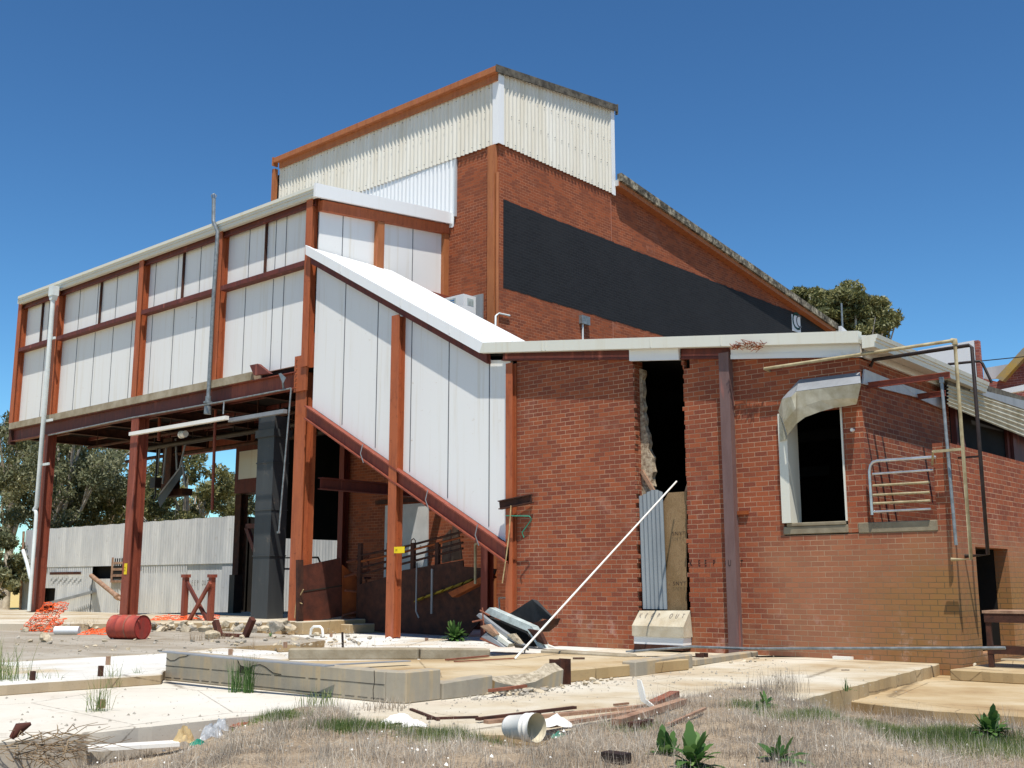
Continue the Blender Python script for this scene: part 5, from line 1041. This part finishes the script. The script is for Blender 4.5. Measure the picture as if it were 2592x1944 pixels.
# white bucket
vd = view(1310); rd = Vector((vd.y, -vd.x, 0)); ax = (rd*.72-vd*.68+Vector((0,0,.06))).normalized(); bp = gp(1322, 1878, .02); ctr = Vector((bp[0], bp[1], .125))
bk_ = empty('plastic_bucket', (ctr.x, ctr.y, .02), 'white plastic bucket lying on its side in the grass with its mouth toward the camera', 'bucket')
c = MB(); KB = .74; A0 = ctr-ax*.19*KB; P_ = [A0+ax*t*KB for t in (0, .001, .02, .25, .255, .27, .275, .31, .315, .33, .335, .375, .38, .39)]; R_ = [.001, .105, .112, .128, .14, .14, .13, .132, .143, .143, .134, .136, .143, .143]; c.tube(P_, [q_*KB for q_ in R_], 40, caps=False); c.build('shell', M['white_p'], bk_)
c = MB(); c.tube([A0+ax*.3895*KB, A0+ax*.37*KB, A0+ax*.02*KB, A0+ax*.018*KB], [.141*KB, .130*KB, .106*KB, .001], 40, caps=False); c.build('inside', M['bucket_in'], bk_)
# leaning pole
c = MB(); c.tube([gp(1303, 1668, .16), (-10.93, 16.93, 3.02)], .016, 8); thing(c, 'leaning_pole', M['white_p'], 'long thin white pole leaning from the scrap heap to the doorway', 'pole')
# long grey pipe on the ground before the wall
c = MB(); c.tube([hit(1585,1650,1,16.2), hit(1752,1637,1,16.45), hit(1900,1642,1,16.45), hit(2545,1640,1,16.45)], .022, 8); thing(c, 'long_pipe', M['pipe_grey'], 'long thin grey pipe lying along the foot of the annex wall', 'pipe')
c = MB(); a = hit(2110,1663,1,16.9); c.box(a.x, a.x+.32, 16.86, 16.93, .002, .05); thing(c, 'batten_offcut', M['white_p'], 'short black and white batten at the foot of the annex wall', 'batten')
# scrap heap: every panel its own thing
S_ = lambda a, b_, y=14.3: hit(a, b_, 1, y)
def plate(pts, y, th, mat, label, cat='scrap metal', name='scrap_sheet', tilt=0.):
    P3 = [S_(a, b_, y) for a, b_ in pts]; c = MB(); n = len(P3); P3 = [Vector((p.x, y+tilt*i/n, max(p.z, .152))) for i, p in enumerate(P3)]
    c.add(P3+[p+Vector((0, th, 0)) for p in P3], [tuple(range(n)), tuple(range(2*n-1, n-1, -1))]+[(i, n+i, n+(i+1) % n, (i+1) % n) for i in range(n)]); return thing(c, name, mat, label, cat)
plate([(1286,1556), (1345,1517), (1353,1520), (1391,1562), (1391,1570), (1362,1566), (1345,1580)], 14.65, .05, M['black_p'], 'dark grey folded sheet on top of the scrap heap', tilt=.12)
plate([(1391,1566), (1345,1578), (1338,1588), (1362,1600), (1384,1582)], 14.5, .3, M['rust_dark'], 'dark crumpled metal below the grey folded sheet')
plate([(1296,1566), (1342,1590), (1334,1600), (1348,1640), (1300,1600), (1262,1570)], 14.32, .2, M['black_p'], 'black sheet showing inside the tipped cabinet of the scrap heap')
plate([(1225,1575), (1262,1596), (1330,1652), (1318,1660), (1262,1618)], 14.05, .1, M['pipe_dark'], 'black slat between the grey channel and the insulated panels')
for q_, (pts_, yy_, mt_, lb_) in enumerate((
    ([(1335,1592), (1362,1598), (1375,1632), (1352,1625)], 14.0, 'rust_dark', 'rusty torn sheet hanging at the right of the tipped cabinet'),
    ([(1250,1545), (1285,1556), (1330,1582), (1320,1586), (1262,1560)], 14.4, 'galv_old', 'thin grey sheet behind the cabinet top edge'),
    ([(1215,1585), (1232,1580), (1252,1606), (1240,1612)], 13.8, 'timber', 'broken brown board at the left of the scrap heap'),
    ([(1300,1630), (1345,1652), (1378,1656), (1372,1664), (1296,1660)], 13.8, 'black_p', 'flat black strip at the foot of the scrap heap'),
    ([(1282,1606), (1296,1604), (1322,1640), (1312,1646)], 13.95, 'conc_rough', 'pale broken slab edge inside the scrap heap'))):
    plate(pts_, yy_, .08, M[mt_], lb_, tilt=.1)
rf = empty('scrap_cabinet', tuple(S_(1300, 1650, 14.2)), 'pale blue enamel cabinet frame tipped over in the scrap heap', 'cabinet')
def plate2(pts, y, th, mat, name): 
    P3 = [S_(a, b_, y) for a, b_ in pts]; P3 = [Vector((p.x, y, max(p.z, .152))) for p in P3]; n = len(P3); c = MB(); c.add(P3+[p+Vector((0, th, 0)) for p in P3], [tuple(range(n)), tuple(range(2*n-1, n-1, -1))]+[(i, n+i, n+(i+1) % n, (i+1) % n) for i in range(n)]); return c.build(name, mat, rf)
plate2([(1225,1551), (1239,1538), (1347,1586), (1336,1598)], 14.1, .16, M['pale_blue'], 'top_rail'); plate2([(1336,1598.5), (1347,1586.5), (1378,1645), (1363,1652)], 14.1, .16, M['pale_blue'], 'side_rail')
plate2([(1236,1562), (1330,1603), (1360,1655), (1320,1655)], 14.3, .1, M['void'], 'inside')
plate([(1206,1558), (1212,1552), (1262,1590), (1335,1648), (1328,1656), (1252,1600)], 14.0, .08, M['galv_old'], 'bent grey channel crossing the scrap heap', 'steel channel', 'bent_channel')
plate([(1232,1601), (1240,1592), (1289,1629), (1284,1637)], 13.9, .22, M['gutter'], 'pale insulated panel edge in the scrap heap, upper of two')
plate([(1218,1612), (1230,1602), (1276,1643), (1266,1656)], 13.85, .22, M['galv_old'], 'grey insulated panel edge in the scrap heap, lower of two')
plate([(1218,1613), (1214,1618), (1262,1660), (1266,1656)], 13.84, .2, M['timber_red'], 'rust stained strip along the lowest scrap panel')
plate([(1222,1640), (1245,1628), (1392,1640), (1380,1662), (1225,1662)], 14.5, .3, M['rust_dark'], 'dark crushed metal at the base of the scrap heap')
plate([(1372,1629), (1380,1630), (1408,1644), (1400,1646), (1376,1640)], 14.2, .06, M['white_p'], 'white triangular offcut right of the scrap heap')
for i, (a, b2) in enumerate((((1196,1574),(1225,1568)), ((1215,1545),(1240,1558)), ((1221,1538),(1226,1600)), ((1312,1632),(1338,1645)), ((1330,1640),(1325,1665)))): c = MB(); c.tube([S_(*a, 13.95), S_(*b2, 13.95)], .014, 5); thing(c, 'bent_rod', M['timber_red'] if i < 3 else M['galv_old'], ('thin brown rod poking out left of the scrap heap' if i < 3 else 'thin grey rod at the right foot of the scrap heap'), 'rod', 'brown rods in the scrap heap' if i < 3 else 'grey rods in the scrap heap')
# boards, strips
def board_(p0, p1, w_, t_, mat, label, name='board', z0=.02, z1=None):
    a = gp(*p0, z0); b_ = gp(*p1, z1 if z1 is not None else z0); c = MB(); c.bar((a[0], a[1], a[2]+t_/2), (b_[0], b_[1], b_[2]+t_/2), w_, t_, mi=0); return thing(c, name, mat, label, 'board')
board_((415,1650), (640,1672), .14, .012, M['galv_old'], 'grey flat strip overhanging the left top of the cracked wall', 'flat_strip', .37, .345)
board_((640,1672), (835,1687), .14, .012, M['galv_old'], 'grey flat strip along the middle top of the cracked wall', 'flat_strip', .345, .33)
board_((838,1684), (1034,1674), .12, .012, M['galv_old'], 'grey flat strip lying across the basin floor', 'flat_strip', .2)
board_((1208,1824), (1455,1794), .05, .025, M['rust_dark'], 'dark thin batten on the slab behind the bucket')
board_((1230,1832), (1650,1790), .07, .03, M['timber'], 'long pale red batten behind the bucket', z0=.0)
board_((1385,1842), (1640,1800), .08, .03, M['timber'], 'pale board running right from the bucket', z0=.03)
board_((1560,1836), (1728,1782), .09, .05, M['timber'], 'thick grey timber at the grass edge right of the bucket', z0=.05)
board_((1652,1792), (1708,1764), .10, .06, M['timber_red'], 'short reddish round timber beside the white strip', z0=.04)
board_((1600,1842), (1645,1832), .08, .04, M['rust_dark'], 'short dark board in the grass right of the bucket', z0=.05)
board_((1080,1822), (1210,1818), .04, .02, M['rust_dark'], 'dark strip on the slab left of the bucket', z0=.0)
board_((1040,1798), (1110,1825), .03, .02, M['rust_dark'], 'thin dark strip slanting on the slab left of the bucket', z0=.0)
board_((1130,1672), (1235,1662), .05, .02, M['timber_red'], 'curled reddish strip on the basin floor', z0=.16)
board_((1150,1676), (1300,1668), .03, .015, M['timber_red'], 'thin reddish strip running to the scrap heap', z0=.16)
board_((1450,1668), (1480,1668), .06, .02, M['rust_dark'], 'small rusty strip on the basin floor right of the scrap heap', z0=.16)
board_((220,1900), (450,1886), .18, .03, M['white_p'], 'long white board at the foot of the front slab', z0=-.13)
board_((1690,1838), (1785,1796), .03, .02, M['timber'], 'pale stick in the dry grass', 'stick', z0=.06)
board_((1555,1787), (1590,1783), .03, .02, M['timber'], 'tiny stick near the long batten', 'stick', z0=.01)
board_((2130,1697), (2150,1697), .02, .01, M['rust_dark'], 'small dark nail strip on the lower right slab', 'stick', z0=0.0)
board_((380,1722), (410,1716), .14, .10, M['rust_dark'], 'rusty angle at the left end of the cracked wall', 'rusty_angle', z0=.0)
board_((1240,1752), (1330,1740), .05, .03, M['timber_red'], 'curled reddish strip over the rubble', z0=.06)
b0 = gp(1660, 1797, .03); c = MB(); Q = lambda a, b_: hit(a, b_, 1, b0[1]); P3 = [Q(1612,1720), Q(1621,1722), Q(1628,1745), Q(1633,1770), Q(1662,1792), Q(1655,1797), Q(1622,1774), Q(1614,1745)]
c.add(P3+[p+Vector((0,.02,0)) for p in P3], [tuple(range(8)), tuple(range(15, 7, -1))]+[(i, 8+i, 8+(i+1) % 8, (i+1) % 8) for i in range(8)]); thing(c, 'bent_strip', M['white_p'], 'white bent plastic strip standing up from the boards', 'strip')
def crumple(px, py, z, w_, d_, h_, mat, label, name='plastic_sheet', seed=0):
    rn2 = random.Random(seed); x, y, _ = gp(px, py, z); n = 9; vd = view(px); rd = Vector((vd.y, -vd.x, 0)); vs = []; fs = []
    for i in range(n):
        for j in range(n):
            a = (i/(n-1)-.5); b_ = (j/(n-1)-.5); k = max(0, 1-(a*a+b_*b_)*3.2); p = Vector((x, y, z+.004))+rd*a*w_*(1+rn2.uniform(-.08, .08))+vd*b_*d_+Vector((0, 0, h_*k*rn2.uniform(.35, 1))); vs.append(p)
    for i in range(n-1):
        for j in range(n-1): fs.append((i*n+j, (i+1)*n+j, (i+1)*n+j+1, i*n+j+1))
    c = MB(); c.add(vs, fs); return thing(c, name, mat, label, 'litter')
crumple(1010,1830,0,.30,.25,.09,M['white_p'],'crumpled white plastic on the curved slab lip left of the bucket',seed=1)
crumple(1050,1838,0,.22,.2,.06,M['white_p'],'flat tail of white plastic just left of the bucket',seed=2)
crumple(1410,1838,.05,.24,.2,.1,M['white_p'],'torn white foam slab right behind the bucket',seed=3)
crumple(1415,1868,-.0,.12,.1,.06,M['green_p'],'green plastic scrap in the hollow right of the bucket',seed=4)
crumple(500,1886,-.1,.12,.1,.05,M['green_p'],'green cap in the litter at the front slab foot',seed=5)
crumple(465,1880,-.12,.17,.15,.15,M['rope'],'tan crumpled carton in the litter at the front slab foot',seed=6)
crumple(535,1872,-.1,.2,.14,.16,M['foil'],'crumpled silver foil in the litter at the front slab foot',seed=7)
crumple(560,1850,-.08,.12,.1,.14,M['foil'],'smaller crumpled foil behind the first',seed=8)
crumple(490,1905,-.13,.16,.08,.03,M['white_p'],'pale flat scrap below the green cap',seed=9)
crumple(620,1838,-.08,.25,.12,.04,M['timber_red'],'rusty flat scrap on the grass near the slab foot',seed=10)
crumple(600,1928,-.13,.1,.07,.05,M['black_p'],'small black scrap in the dry grass at the bottom left',seed=11)
c = MB(); p = gp(1560,1940,-.0); c.box(p[0]-.09, p[0]+.09, p[1]-.05, p[1]+.05, .02, .09); c.box(p[0]-.06, p[0]+.06, p[1]-.06, p[1]-.051, .03, .07); thing(c, 'black_box', M['pipe_dark'], 'black plastic box at the bottom edge in the dry grass', 'box', bevel=.01)
c = MB(); a = gp(138,1606,.135); b_ = gp(200,1606,.135); c.tube([(a[0],a[1],.22), (b_[0],b_[1],.22)], .085, 12); thing(c, 'pale_roll', M['white'], 'pale roll lying left of the red drum', 'roll')
c = MB(); q = [gp(544,1570,.3), gp(556,1610,.14), gp(626,1612,.14), gp(640,1566,.3)]
fr = empty('bent_steel_frame', q[1], 'red rusty U shaped steel frame lying against the broken slab edge', 'steel frame')
yy = q[1][1]; F2 = lambda a, b_: hit(a, b_, 1, yy)
for a, b2, w_ in (((545,1572),(556,1608),.12), ((556,1606),(626,1610),.06), ((640,1566),(622,1608),.12)): c = MB(); c.bar(F2(*a), F2(*b2), .1, w_); c.build('arm', M['rust'], fr)
c = MB(); z_ = 0; A1 = [hit(a, b_, 1, 16.0) for a, b_ in ((786,1612), (788,1592), (794,1586), (810,1586), (816,1592), (818,1612))]; c.tube(A1, .03, 8); thing(c, 'chair_frame', M['white_p'], 'small white tubular chair frame below the cream retaining block', 'chair')
rock(803, 1610, 0, .1, label='brown stone inside the white chair frame', name='stone')
grpS = 'cut bolt stubs in the white slab'
for px, py, h_ in ((273,1683,.11), (254,1712,.12), (158,1742,.12), (82,1722,.1), (583,1660,.1), (722,1640,.1), (258,1792,.08), (1080,1622,.06), (838,1612,.08)):
    z = .12 if px < 760 and py < 1735 else 0; x, y, _ = gp(px, py, z); c = MB(); c.box(x-.03, x+.03, y-.02, y+.02, z, z+h_); thing(c, 'bolt_stub', M['rust_dark'] if px in (254,158,82) else M['timber'], 'short steel stub sticking up from the white slab', 'stub', grpS)
c = MB(); p = gp(868,1642,.0); c.bar((p[0],p[1],0), (p[0]-.03,p[1],.3), .03, .03); thing(c, 'steel_peg', M['pipe_dark'], 'thin dark steel peg leaning behind the rear kerb', 'peg')
c = MB(); c.tube([hit(678,1633,1,13.5), hit(720,1618,1,13.8)], .03, 6); thing(c, 'black_bar', M['pipe_dark'], 'dark bar lying in the rubble left of the rear kerb', 'bar')
for px, py in ((1000,1622), (962,1632), (641,1610), (985,1617)): crumple(px, py, .0, .14, .1, .05, M['white_p'], {1000: 'white scrap touching the foot of the slim stair column', 962: 'white scrap left of the slim stair column', 641: 'flat white scrap among the stones below the gallery', 985: 'small white scrap in front of the slim stair column'}[px], seed=px)
# rusty bench at the right edge
bn = empty('rusty_bench', (-4.9, 17.1, -.02), 'rusty steel bench table at the right edge before the low side door', 'bench')
c = MB(); P0 = hit(2488,1545,1,17.0); xb = P0.x; zb = P0.z; c.box(xb, xb+2.2, 16.95, 17.75, zb-.04, zb); c.build('top', M['timber'], bn)
c = MB(); c.box(xb+.02, xb+2.2, 16.96, 17.02, zb-.17, zb-.041); c.box(xb+.02, xb+.08, 17.021, 17.7, zb-.17, zb-.041); c.box(xb+.03, xb+2.2, 16.97, 17.02, zb-.62, zb-.50); c.build('apron', M['rust_dark'], bn)
for x in (xb+.03, xb+.42, xb+1.9):
    c = MB(); c.box(x, x+.07, 16.975 if x < xb+.3 else 17.6, 17.04 if x < xb+.3 else 17.66, -.02, zb-.171); c.build('leg', M['rust_dark'], bn)
# orange netting
def net(P0, U_, V_, nu, nv, amp, label, seed):
    rn2 = random.Random(seed); pt = {}
    for i in range(nu+1):
        for j in range(nv+1):
            k = .5*math.sin(i*.7+seed)+.5*math.sin(j*.9+seed*2); pt[i,j] = Vector(P0)+Vector(U_)*i/nu+Vector(V_)*j/nv+Vector((rn2.uniform(-1,1), rn2.uniform(-1,1), k+rn2.uniform(-.6,.6)))*amp
            pt[i,j].z = max(pt[i,j].z, .14 if P0[2] < .3 else .305)
    c = MB(); n_ = Vector((0, .004, .004)); w_ = .008
    for i in range(nu+1):
        for j in range(nv+1):
            for (i2, j2) in ((i+1, j), (i, j+1)):
                if (i2, j2) in pt:
                    a, b_ = pt[i,j], pt[i2,j2]; d = (b_-a); s_ = d.cross(Vector((.3,-1,.5))).normalized()*w_; c.add([a-s_, b_-s_, b_+s_, a+s_], [(0,1,2,3)])
    return thing(c, 'safety_netting', M['orange_net'], label, 'netting')
a = gp(50,1598,.14); net(a, (.6,.3,0), (.55,.25,.62), 16, 20, .03, 'orange plastic netting heaped against the foot of the left column', 1)
a = gp(110,1600,.14); net(a, (.3,.15,0), (.2,.1,.3), 8, 9, .03, 'orange netting wisp right of the heap at the left column', 2)
a = gp(196,1606,.14); net(a, (.9,.5,0), (.1,.25,.12), 18, 7, .03, 'flat strip of orange netting left of the drum', 3)
a = gp(380,1570,.305); net(a, (1.2,1.1,0), (-.1,.2,.1), 24, 6, .03, 'orange netting lying in the shade behind the drum', 4)
# ================= grass and weeds =================
def blades(name, n, sampler, h0, h1, w_, mat, lean, label, seed, tmean=.5, tsd=.25, segs=1):
    rg_ = np.random.default_rng(seed); P = sampler(rg_, n); n = len(P); z = ghgt(P) if P.shape[1] == 2 else P[:,2]
    h = rg_.uniform(h0, h1, n); a = rg_.uniform(0, 2*np.pi, n); b_ = rg_.uniform(0, 2*np.pi, n); ln = np.abs(rg_.normal(0, lean, n))
    tip = np.stack([P[:,0]+np.cos(b_)*h*ln, P[:,1]+np.sin(b_)*h*ln, z+h*np.sqrt(np.clip(1-np.minimum(ln, .95)**2, .05, 1))], 1)
    B = np.stack([P[:,0], P[:,1], z-.01], 1); s_ = np.stack([np.cos(a), np.sin(a), 0*a], 1)*w_*rg_.uniform(.6, 1.4, n)[:, None]
    V = np.stack([B-s_, B+s_, tip], 1).reshape(-1, 3); tint = np.clip(rg_.normal(tmean, tsd, n)+.28*np.sin(P[:,0]*2.3+1.1*np.sin(P[:,1]*3.1))*np.sin(P[:,1]*2.9+.7), 0, 1)
    o = quadmesh(name, V, tint, mat, nv=3); tag(o, label, 'grass', None, 'stuff'); return o
lo = np.array(GB).min(0); hi = np.array(GB).max(0)
def vis(P):
    q = P@np.array([[_r.x, _f.x], [_r.y, _f.y]]); return (q[:,1] > 6.0) & (np.abs(q[:,0]) < q[:,1]*.52+.4)
def samp_in(rg_, n):
    out_ = []
    k = 0
    while k < n:
        P = rg_.uniform([-10, 2], [1.5, 13.5], (n, 2)); P = P[vis(P)]; P = P[inside(P, GB)]; cl = np.sin(P[:,0]*4.1+P[:,1]*2.3)+np.sin(P[:,0]*9.7-P[:,1]*6.1)+.8*np.sin(P[:,1]*15+P[:,0]*11); s9 = P[:,0]*_r.x+P[:,1]*_r.y; P = P[rg_.uniform(-1.6, 1.6, len(P)) < cl[:len(P)]+.35-1.5*(1-smooth(-2.6, -1.2, s9))]; out_.append(P); k += len(P)
    return np.concatenate(out_)[:n]
blades('dry_grass', 170000, samp_in, .012, .05, .0028, M['grass_dry'], 1.0, 'dry straw coloured grass in the foreground', 21)
blades('fallen_straw', 16000, samp_in, .08, .2, .0022, M['grass_dry'], 1.6, 'loose straw and fine twigs lying over the foreground grass', 25, .75)
blades('tall_dry_grass', 9000, samp_in, .08, .16, .0022, M['grass_dry'], .45, 'taller dry grass stalks standing out of the straw', 22, .7)
patches = [(900,1872,.30,.5), (1075,1862,.42,1.), (1120,1885,.3,.6), (705,1835,.22,.4), (640,1800,.2,.3), (2040,1838,.3,.5), (2180,1842,.35,.7), (2300,1865,.45,1), (2430,1870,.5,1), (1900,1815,.2,.3), (2520,1900,.5,.5), (1600,1872,.2,.15), (1250,1900,.2,.2)]
def samp_gr(rg_, n):
    ww = np.array([p[3]*p[2]**1.5 for p in patches]); ww /= ww.sum(); k = rg_.choice(len(patches), n, p=ww); C_ = np.array([gp(p[0], p[1], -.05 if p[0] < 2100 else -.28)[:2] for p in patches]); r_ = np.array([p[2] for p in patches])
    P = C_[k]+rg_.normal(size=(n, 2))*r_[k][:, None]*.55; P = P[inside(P, GB)]; return P
blades('green_grass', 46000, samp_gr, .03, .10, .003, M['grass_green'], .5, 'green grass patches among the dry grass', 23, .4)
# white seed heads and paper bits
c = MB(); rg2 = np.random.default_rng(31); P = samp_in(rg2, 240); Hh = ghgt(P)
for (x, y), h in zip(P, Hh):
    s_ = random.uniform(.004, .011) if random.random() < .9 else .018; z = h+.03; c.add([(x-s_,y,z), (x,y-s_,z+.006), (x+s_,y,z), (x,y+s_,z+.01), (x,y,z+s_*1.2)], [(0,1,4), (1,2,4), (2,3,4), (3,0,4)])
c.build('seed_heads', M['white_p'], kind='stuff', label='white seed heads and paper bits in the dry grass', cat='litter')
def leafy(px, py, z, h_, n, lw, label, mat='weed', seed=1, spread=.8, name='weed', up=.35):
    rg_ = np.random.default_rng(seed); x, y, _ = gp(px, py, z); V = []; T_ = []
    for i in range(n):
        a = rg_.uniform(0, 6.28); el_ = up+(1.35-up)*rg_.uniform(0, 1)**1.5; L_ = h_*rg_.uniform(.6, 1.1); d = np.array([math.cos(a)*math.cos(el_)*spread, math.sin(a)*math.cos(el_)*spread, math.sin(el_)]); s_ = np.array([-math.sin(a), math.cos(a), 0]); p0 = np.array([x, y, z])+rg_.normal(size=3)*[.02, .02, 0]
        if name == 'broadleaf': pass
        k = 8; prev = None; tt = np.clip(rg_.normal(.45, .22), 0, 1)
        for j in range(k+1):
            t = j/k; c_ = p0+d*L_*t+np.array([0, 0, -.5*L_*t*t*math.cos(el_)]); w_ = .75*lw*L_*(math.sin(min(1, (t*.95+.05)**1.35)*math.pi)**.8)*(1+.35*(j % 2)); cur = (c_-s_*w_, c_+s_*w_+np.array([0,0,.1*w_]))
            if prev is not None: V += [prev[0], prev[1], cur[1], cur[0]]; T_.append(tt)
            prev = cur
    root = empty('weed_plant', (x, y, z), label, 'weed'); o = quadmesh('leaves', np.array(V)-np.array([x, y, z]), np.array(T_), M[mat], root); return root
leafy(1690,1925,-.0,.26,34,.13,'large broad leaved weed at the bottom edge right of centre',seed=41,up=.4); leafy(1755,1942,.04,.32,40,.13,'second broad leaved weed touching the large one at the bottom edge',seed=42,up=.25)
leafy(1978,1932,.04,.27,40,.13,'broad leaved weed at the bottom edge further right',seed=43,up=.2); leafy(2505,1862,-.25,.36,50,.12,'tall bright weed against the lower slab face at the right edge',seed=44,up=.4)
leafy(1150,1622,.0,.5,150,.09,'leafy green weed in the shade left of the scrap heap',seed=45,up=.1); leafy(1935,1790,.02,.22,10,.14,'two leaved weed in the pale tuft at the slab edge',seed=46,up=.5)
leafy(2270,1905,-.2,.16,16,.12,'small weed in the grass at the right bottom',seed=47); leafy(780,1938,-.12,.1,14,.16,'tiny weed at the bottom edge left of centre',seed=48); leafy(2150,1748,0,.1,8,.1,'tiny weed in the corner of the slab step',seed=50)
leafy(685,1612,.13,.16,14,.1,'small weed in the rubble below the gallery',seed=51); leafy(1915,1808,.02,.14,12,.12,'small weed in the green strip of grass',seed=52)
def tuft(px, py, z, h_, n, mat, label, seed, rad=.05, lean=.6, w_=.0035, name='grass_tuft'):
    rg_ = np.random.default_rng(seed); x, y, _ = gp(px, py, z); V = []
    for i in range(n):
        a = rg_.uniform(0, 6.28); L_ = h_*rg_.uniform(.5, 1.1); r_ = abs(rg_.normal())*lean; p0 = np.array([rg_.normal()*rad, rg_.normal()*rad, 0]); d1 = np.array([math.cos(a)*r_*.5, math.sin(a)*r_*.5, 1]); d1 /= np.linalg.norm(d1); d2 = np.array([math.cos(a)*r_*1.6, math.sin(a)*r_*1.6, .8]); d2 /= np.linalg.norm(d2); s_ = np.array([-math.sin(a), math.cos(a), 0])*w_
        m_ = p0+d1*L_*.5; e = m_+d2*L_*.5; V += [p0-s_, p0+s_, m_+s_*.8, m_-s_*.8, m_-s_*.8, m_+s_*.8, e+s_*.15, e-s_*.15]
    root = empty(name, (x, y, z), label, 'grass tuft'); quadmesh('blades', np.array(V), np.clip(rg_.normal(.5, .25, len(V)//4), 0, 1), M[mat], root)
tuft(250,1800,0,.36,60,'grass_green','spiky green grass tuft on the white slab, nearer of two',61,.05,1.1,.0025); tuft(280,1740,0,.36,40,'grass_green','spiky grass tuft at the terrace step, further of two',62,.05,1.2,.0025)
tuft(-5,1750,.0,.6,150,'grass_green','large green grass clump at the left edge',63,.14,.5); tuft(85,1735,.05,.25,40,'grass_green','thin grass along the terrace step at the left',64,.1)
tuft(598,1752,0,.36,90,'weed','feathery green bush against the cracked wall, left stem',65,.04,.3,.003); tuft(630,1754,0,.42,80,'weed','feathery green bush against the cracked wall, right stem',66,.03,.25,.003)
tuft(352,1730,.0,.2,40,'weed','small weed left of the cracked wall end',67,.03); tuft(1975,1752,.02,.28,220,'grass_dry','pale feathery dry tuft at the slab corner',68,.12,.35,.002)
tuft(975,1795,0,.12,120,'grass_dry','dry tuft below the corner of the cracked wall',69,.14,.9); tuft(800,1790,0,.2,70,'grass_green','green tuft at the curved slab lip',70,.09,.5); tuft(2140,1750,0,.18,12,'weed','thin upright weed in the slab step',71,.02,.2)
tuft(2540,1865,-.27,.3,60,'grass_dry','pale dead stalks at the right edge by the slab face',72,.1,.3,.002); tuft(560,1618,.13,.22,90,'stalk','dry brown tuft by the tan boulder',73,.12,.6,.002); tuft(500,1622,.13,.2,70,'stalk','dry brown tuft right of the red drum',74,.12,.7,.002); tuft(215,1588,.2,.25,80,'stalk','dry brush behind the drum on the slab edge',75,.2,.7,.002)
tuft(850,1640,0,.35,20,'stalk','thin bare twigs behind the rear kerb',76,.25,.5,.002); tuft(642,1655,0,.32,8,'stalk','single bare stalk on the white slab',77,.01,.15,.003)
# uprooted stump tangle bottom left
tg = empty('root_tangle', gp(60, 1925, -.14), 'tangle of dead roots and twigs with a rusty lump at the bottom left corner', 'dead plant')
c = MB(); rt = Vector(gp(75, 1925, -.14)); rn3 = random.Random(9); vd = view(75); rd = Vector((vd.y, -vd.x, 0))
for i in range(95):
    a = rt+rd*rn3.uniform(-.12, .3)+vd*rn3.uniform(-.1, .12)+Vector((0,0,rn3.uniform(0, .2))); d = rd*rn3.gauss(.1, .22)+Vector((0,0,rn3.gauss(-.06, .1)))+vd*rn3.gauss(0, .1); c.tube([a, a+d*.5+Vector((0,0,rn3.uniform(-.02,.05))), a+d], [.005, .0035, .002], 4)
c.build('twigs', M['stalk'], tg)
c = MB(); q = rt+Vector((0,0,.27))-rd*.02; c.tube([q-rd*.12-Vector((0,0,.1)), q-rd*.07-Vector((0,0,.03)), q+rd*.01], [.02, .045, .012], 6); c.build('lump', M['rust'], tg)
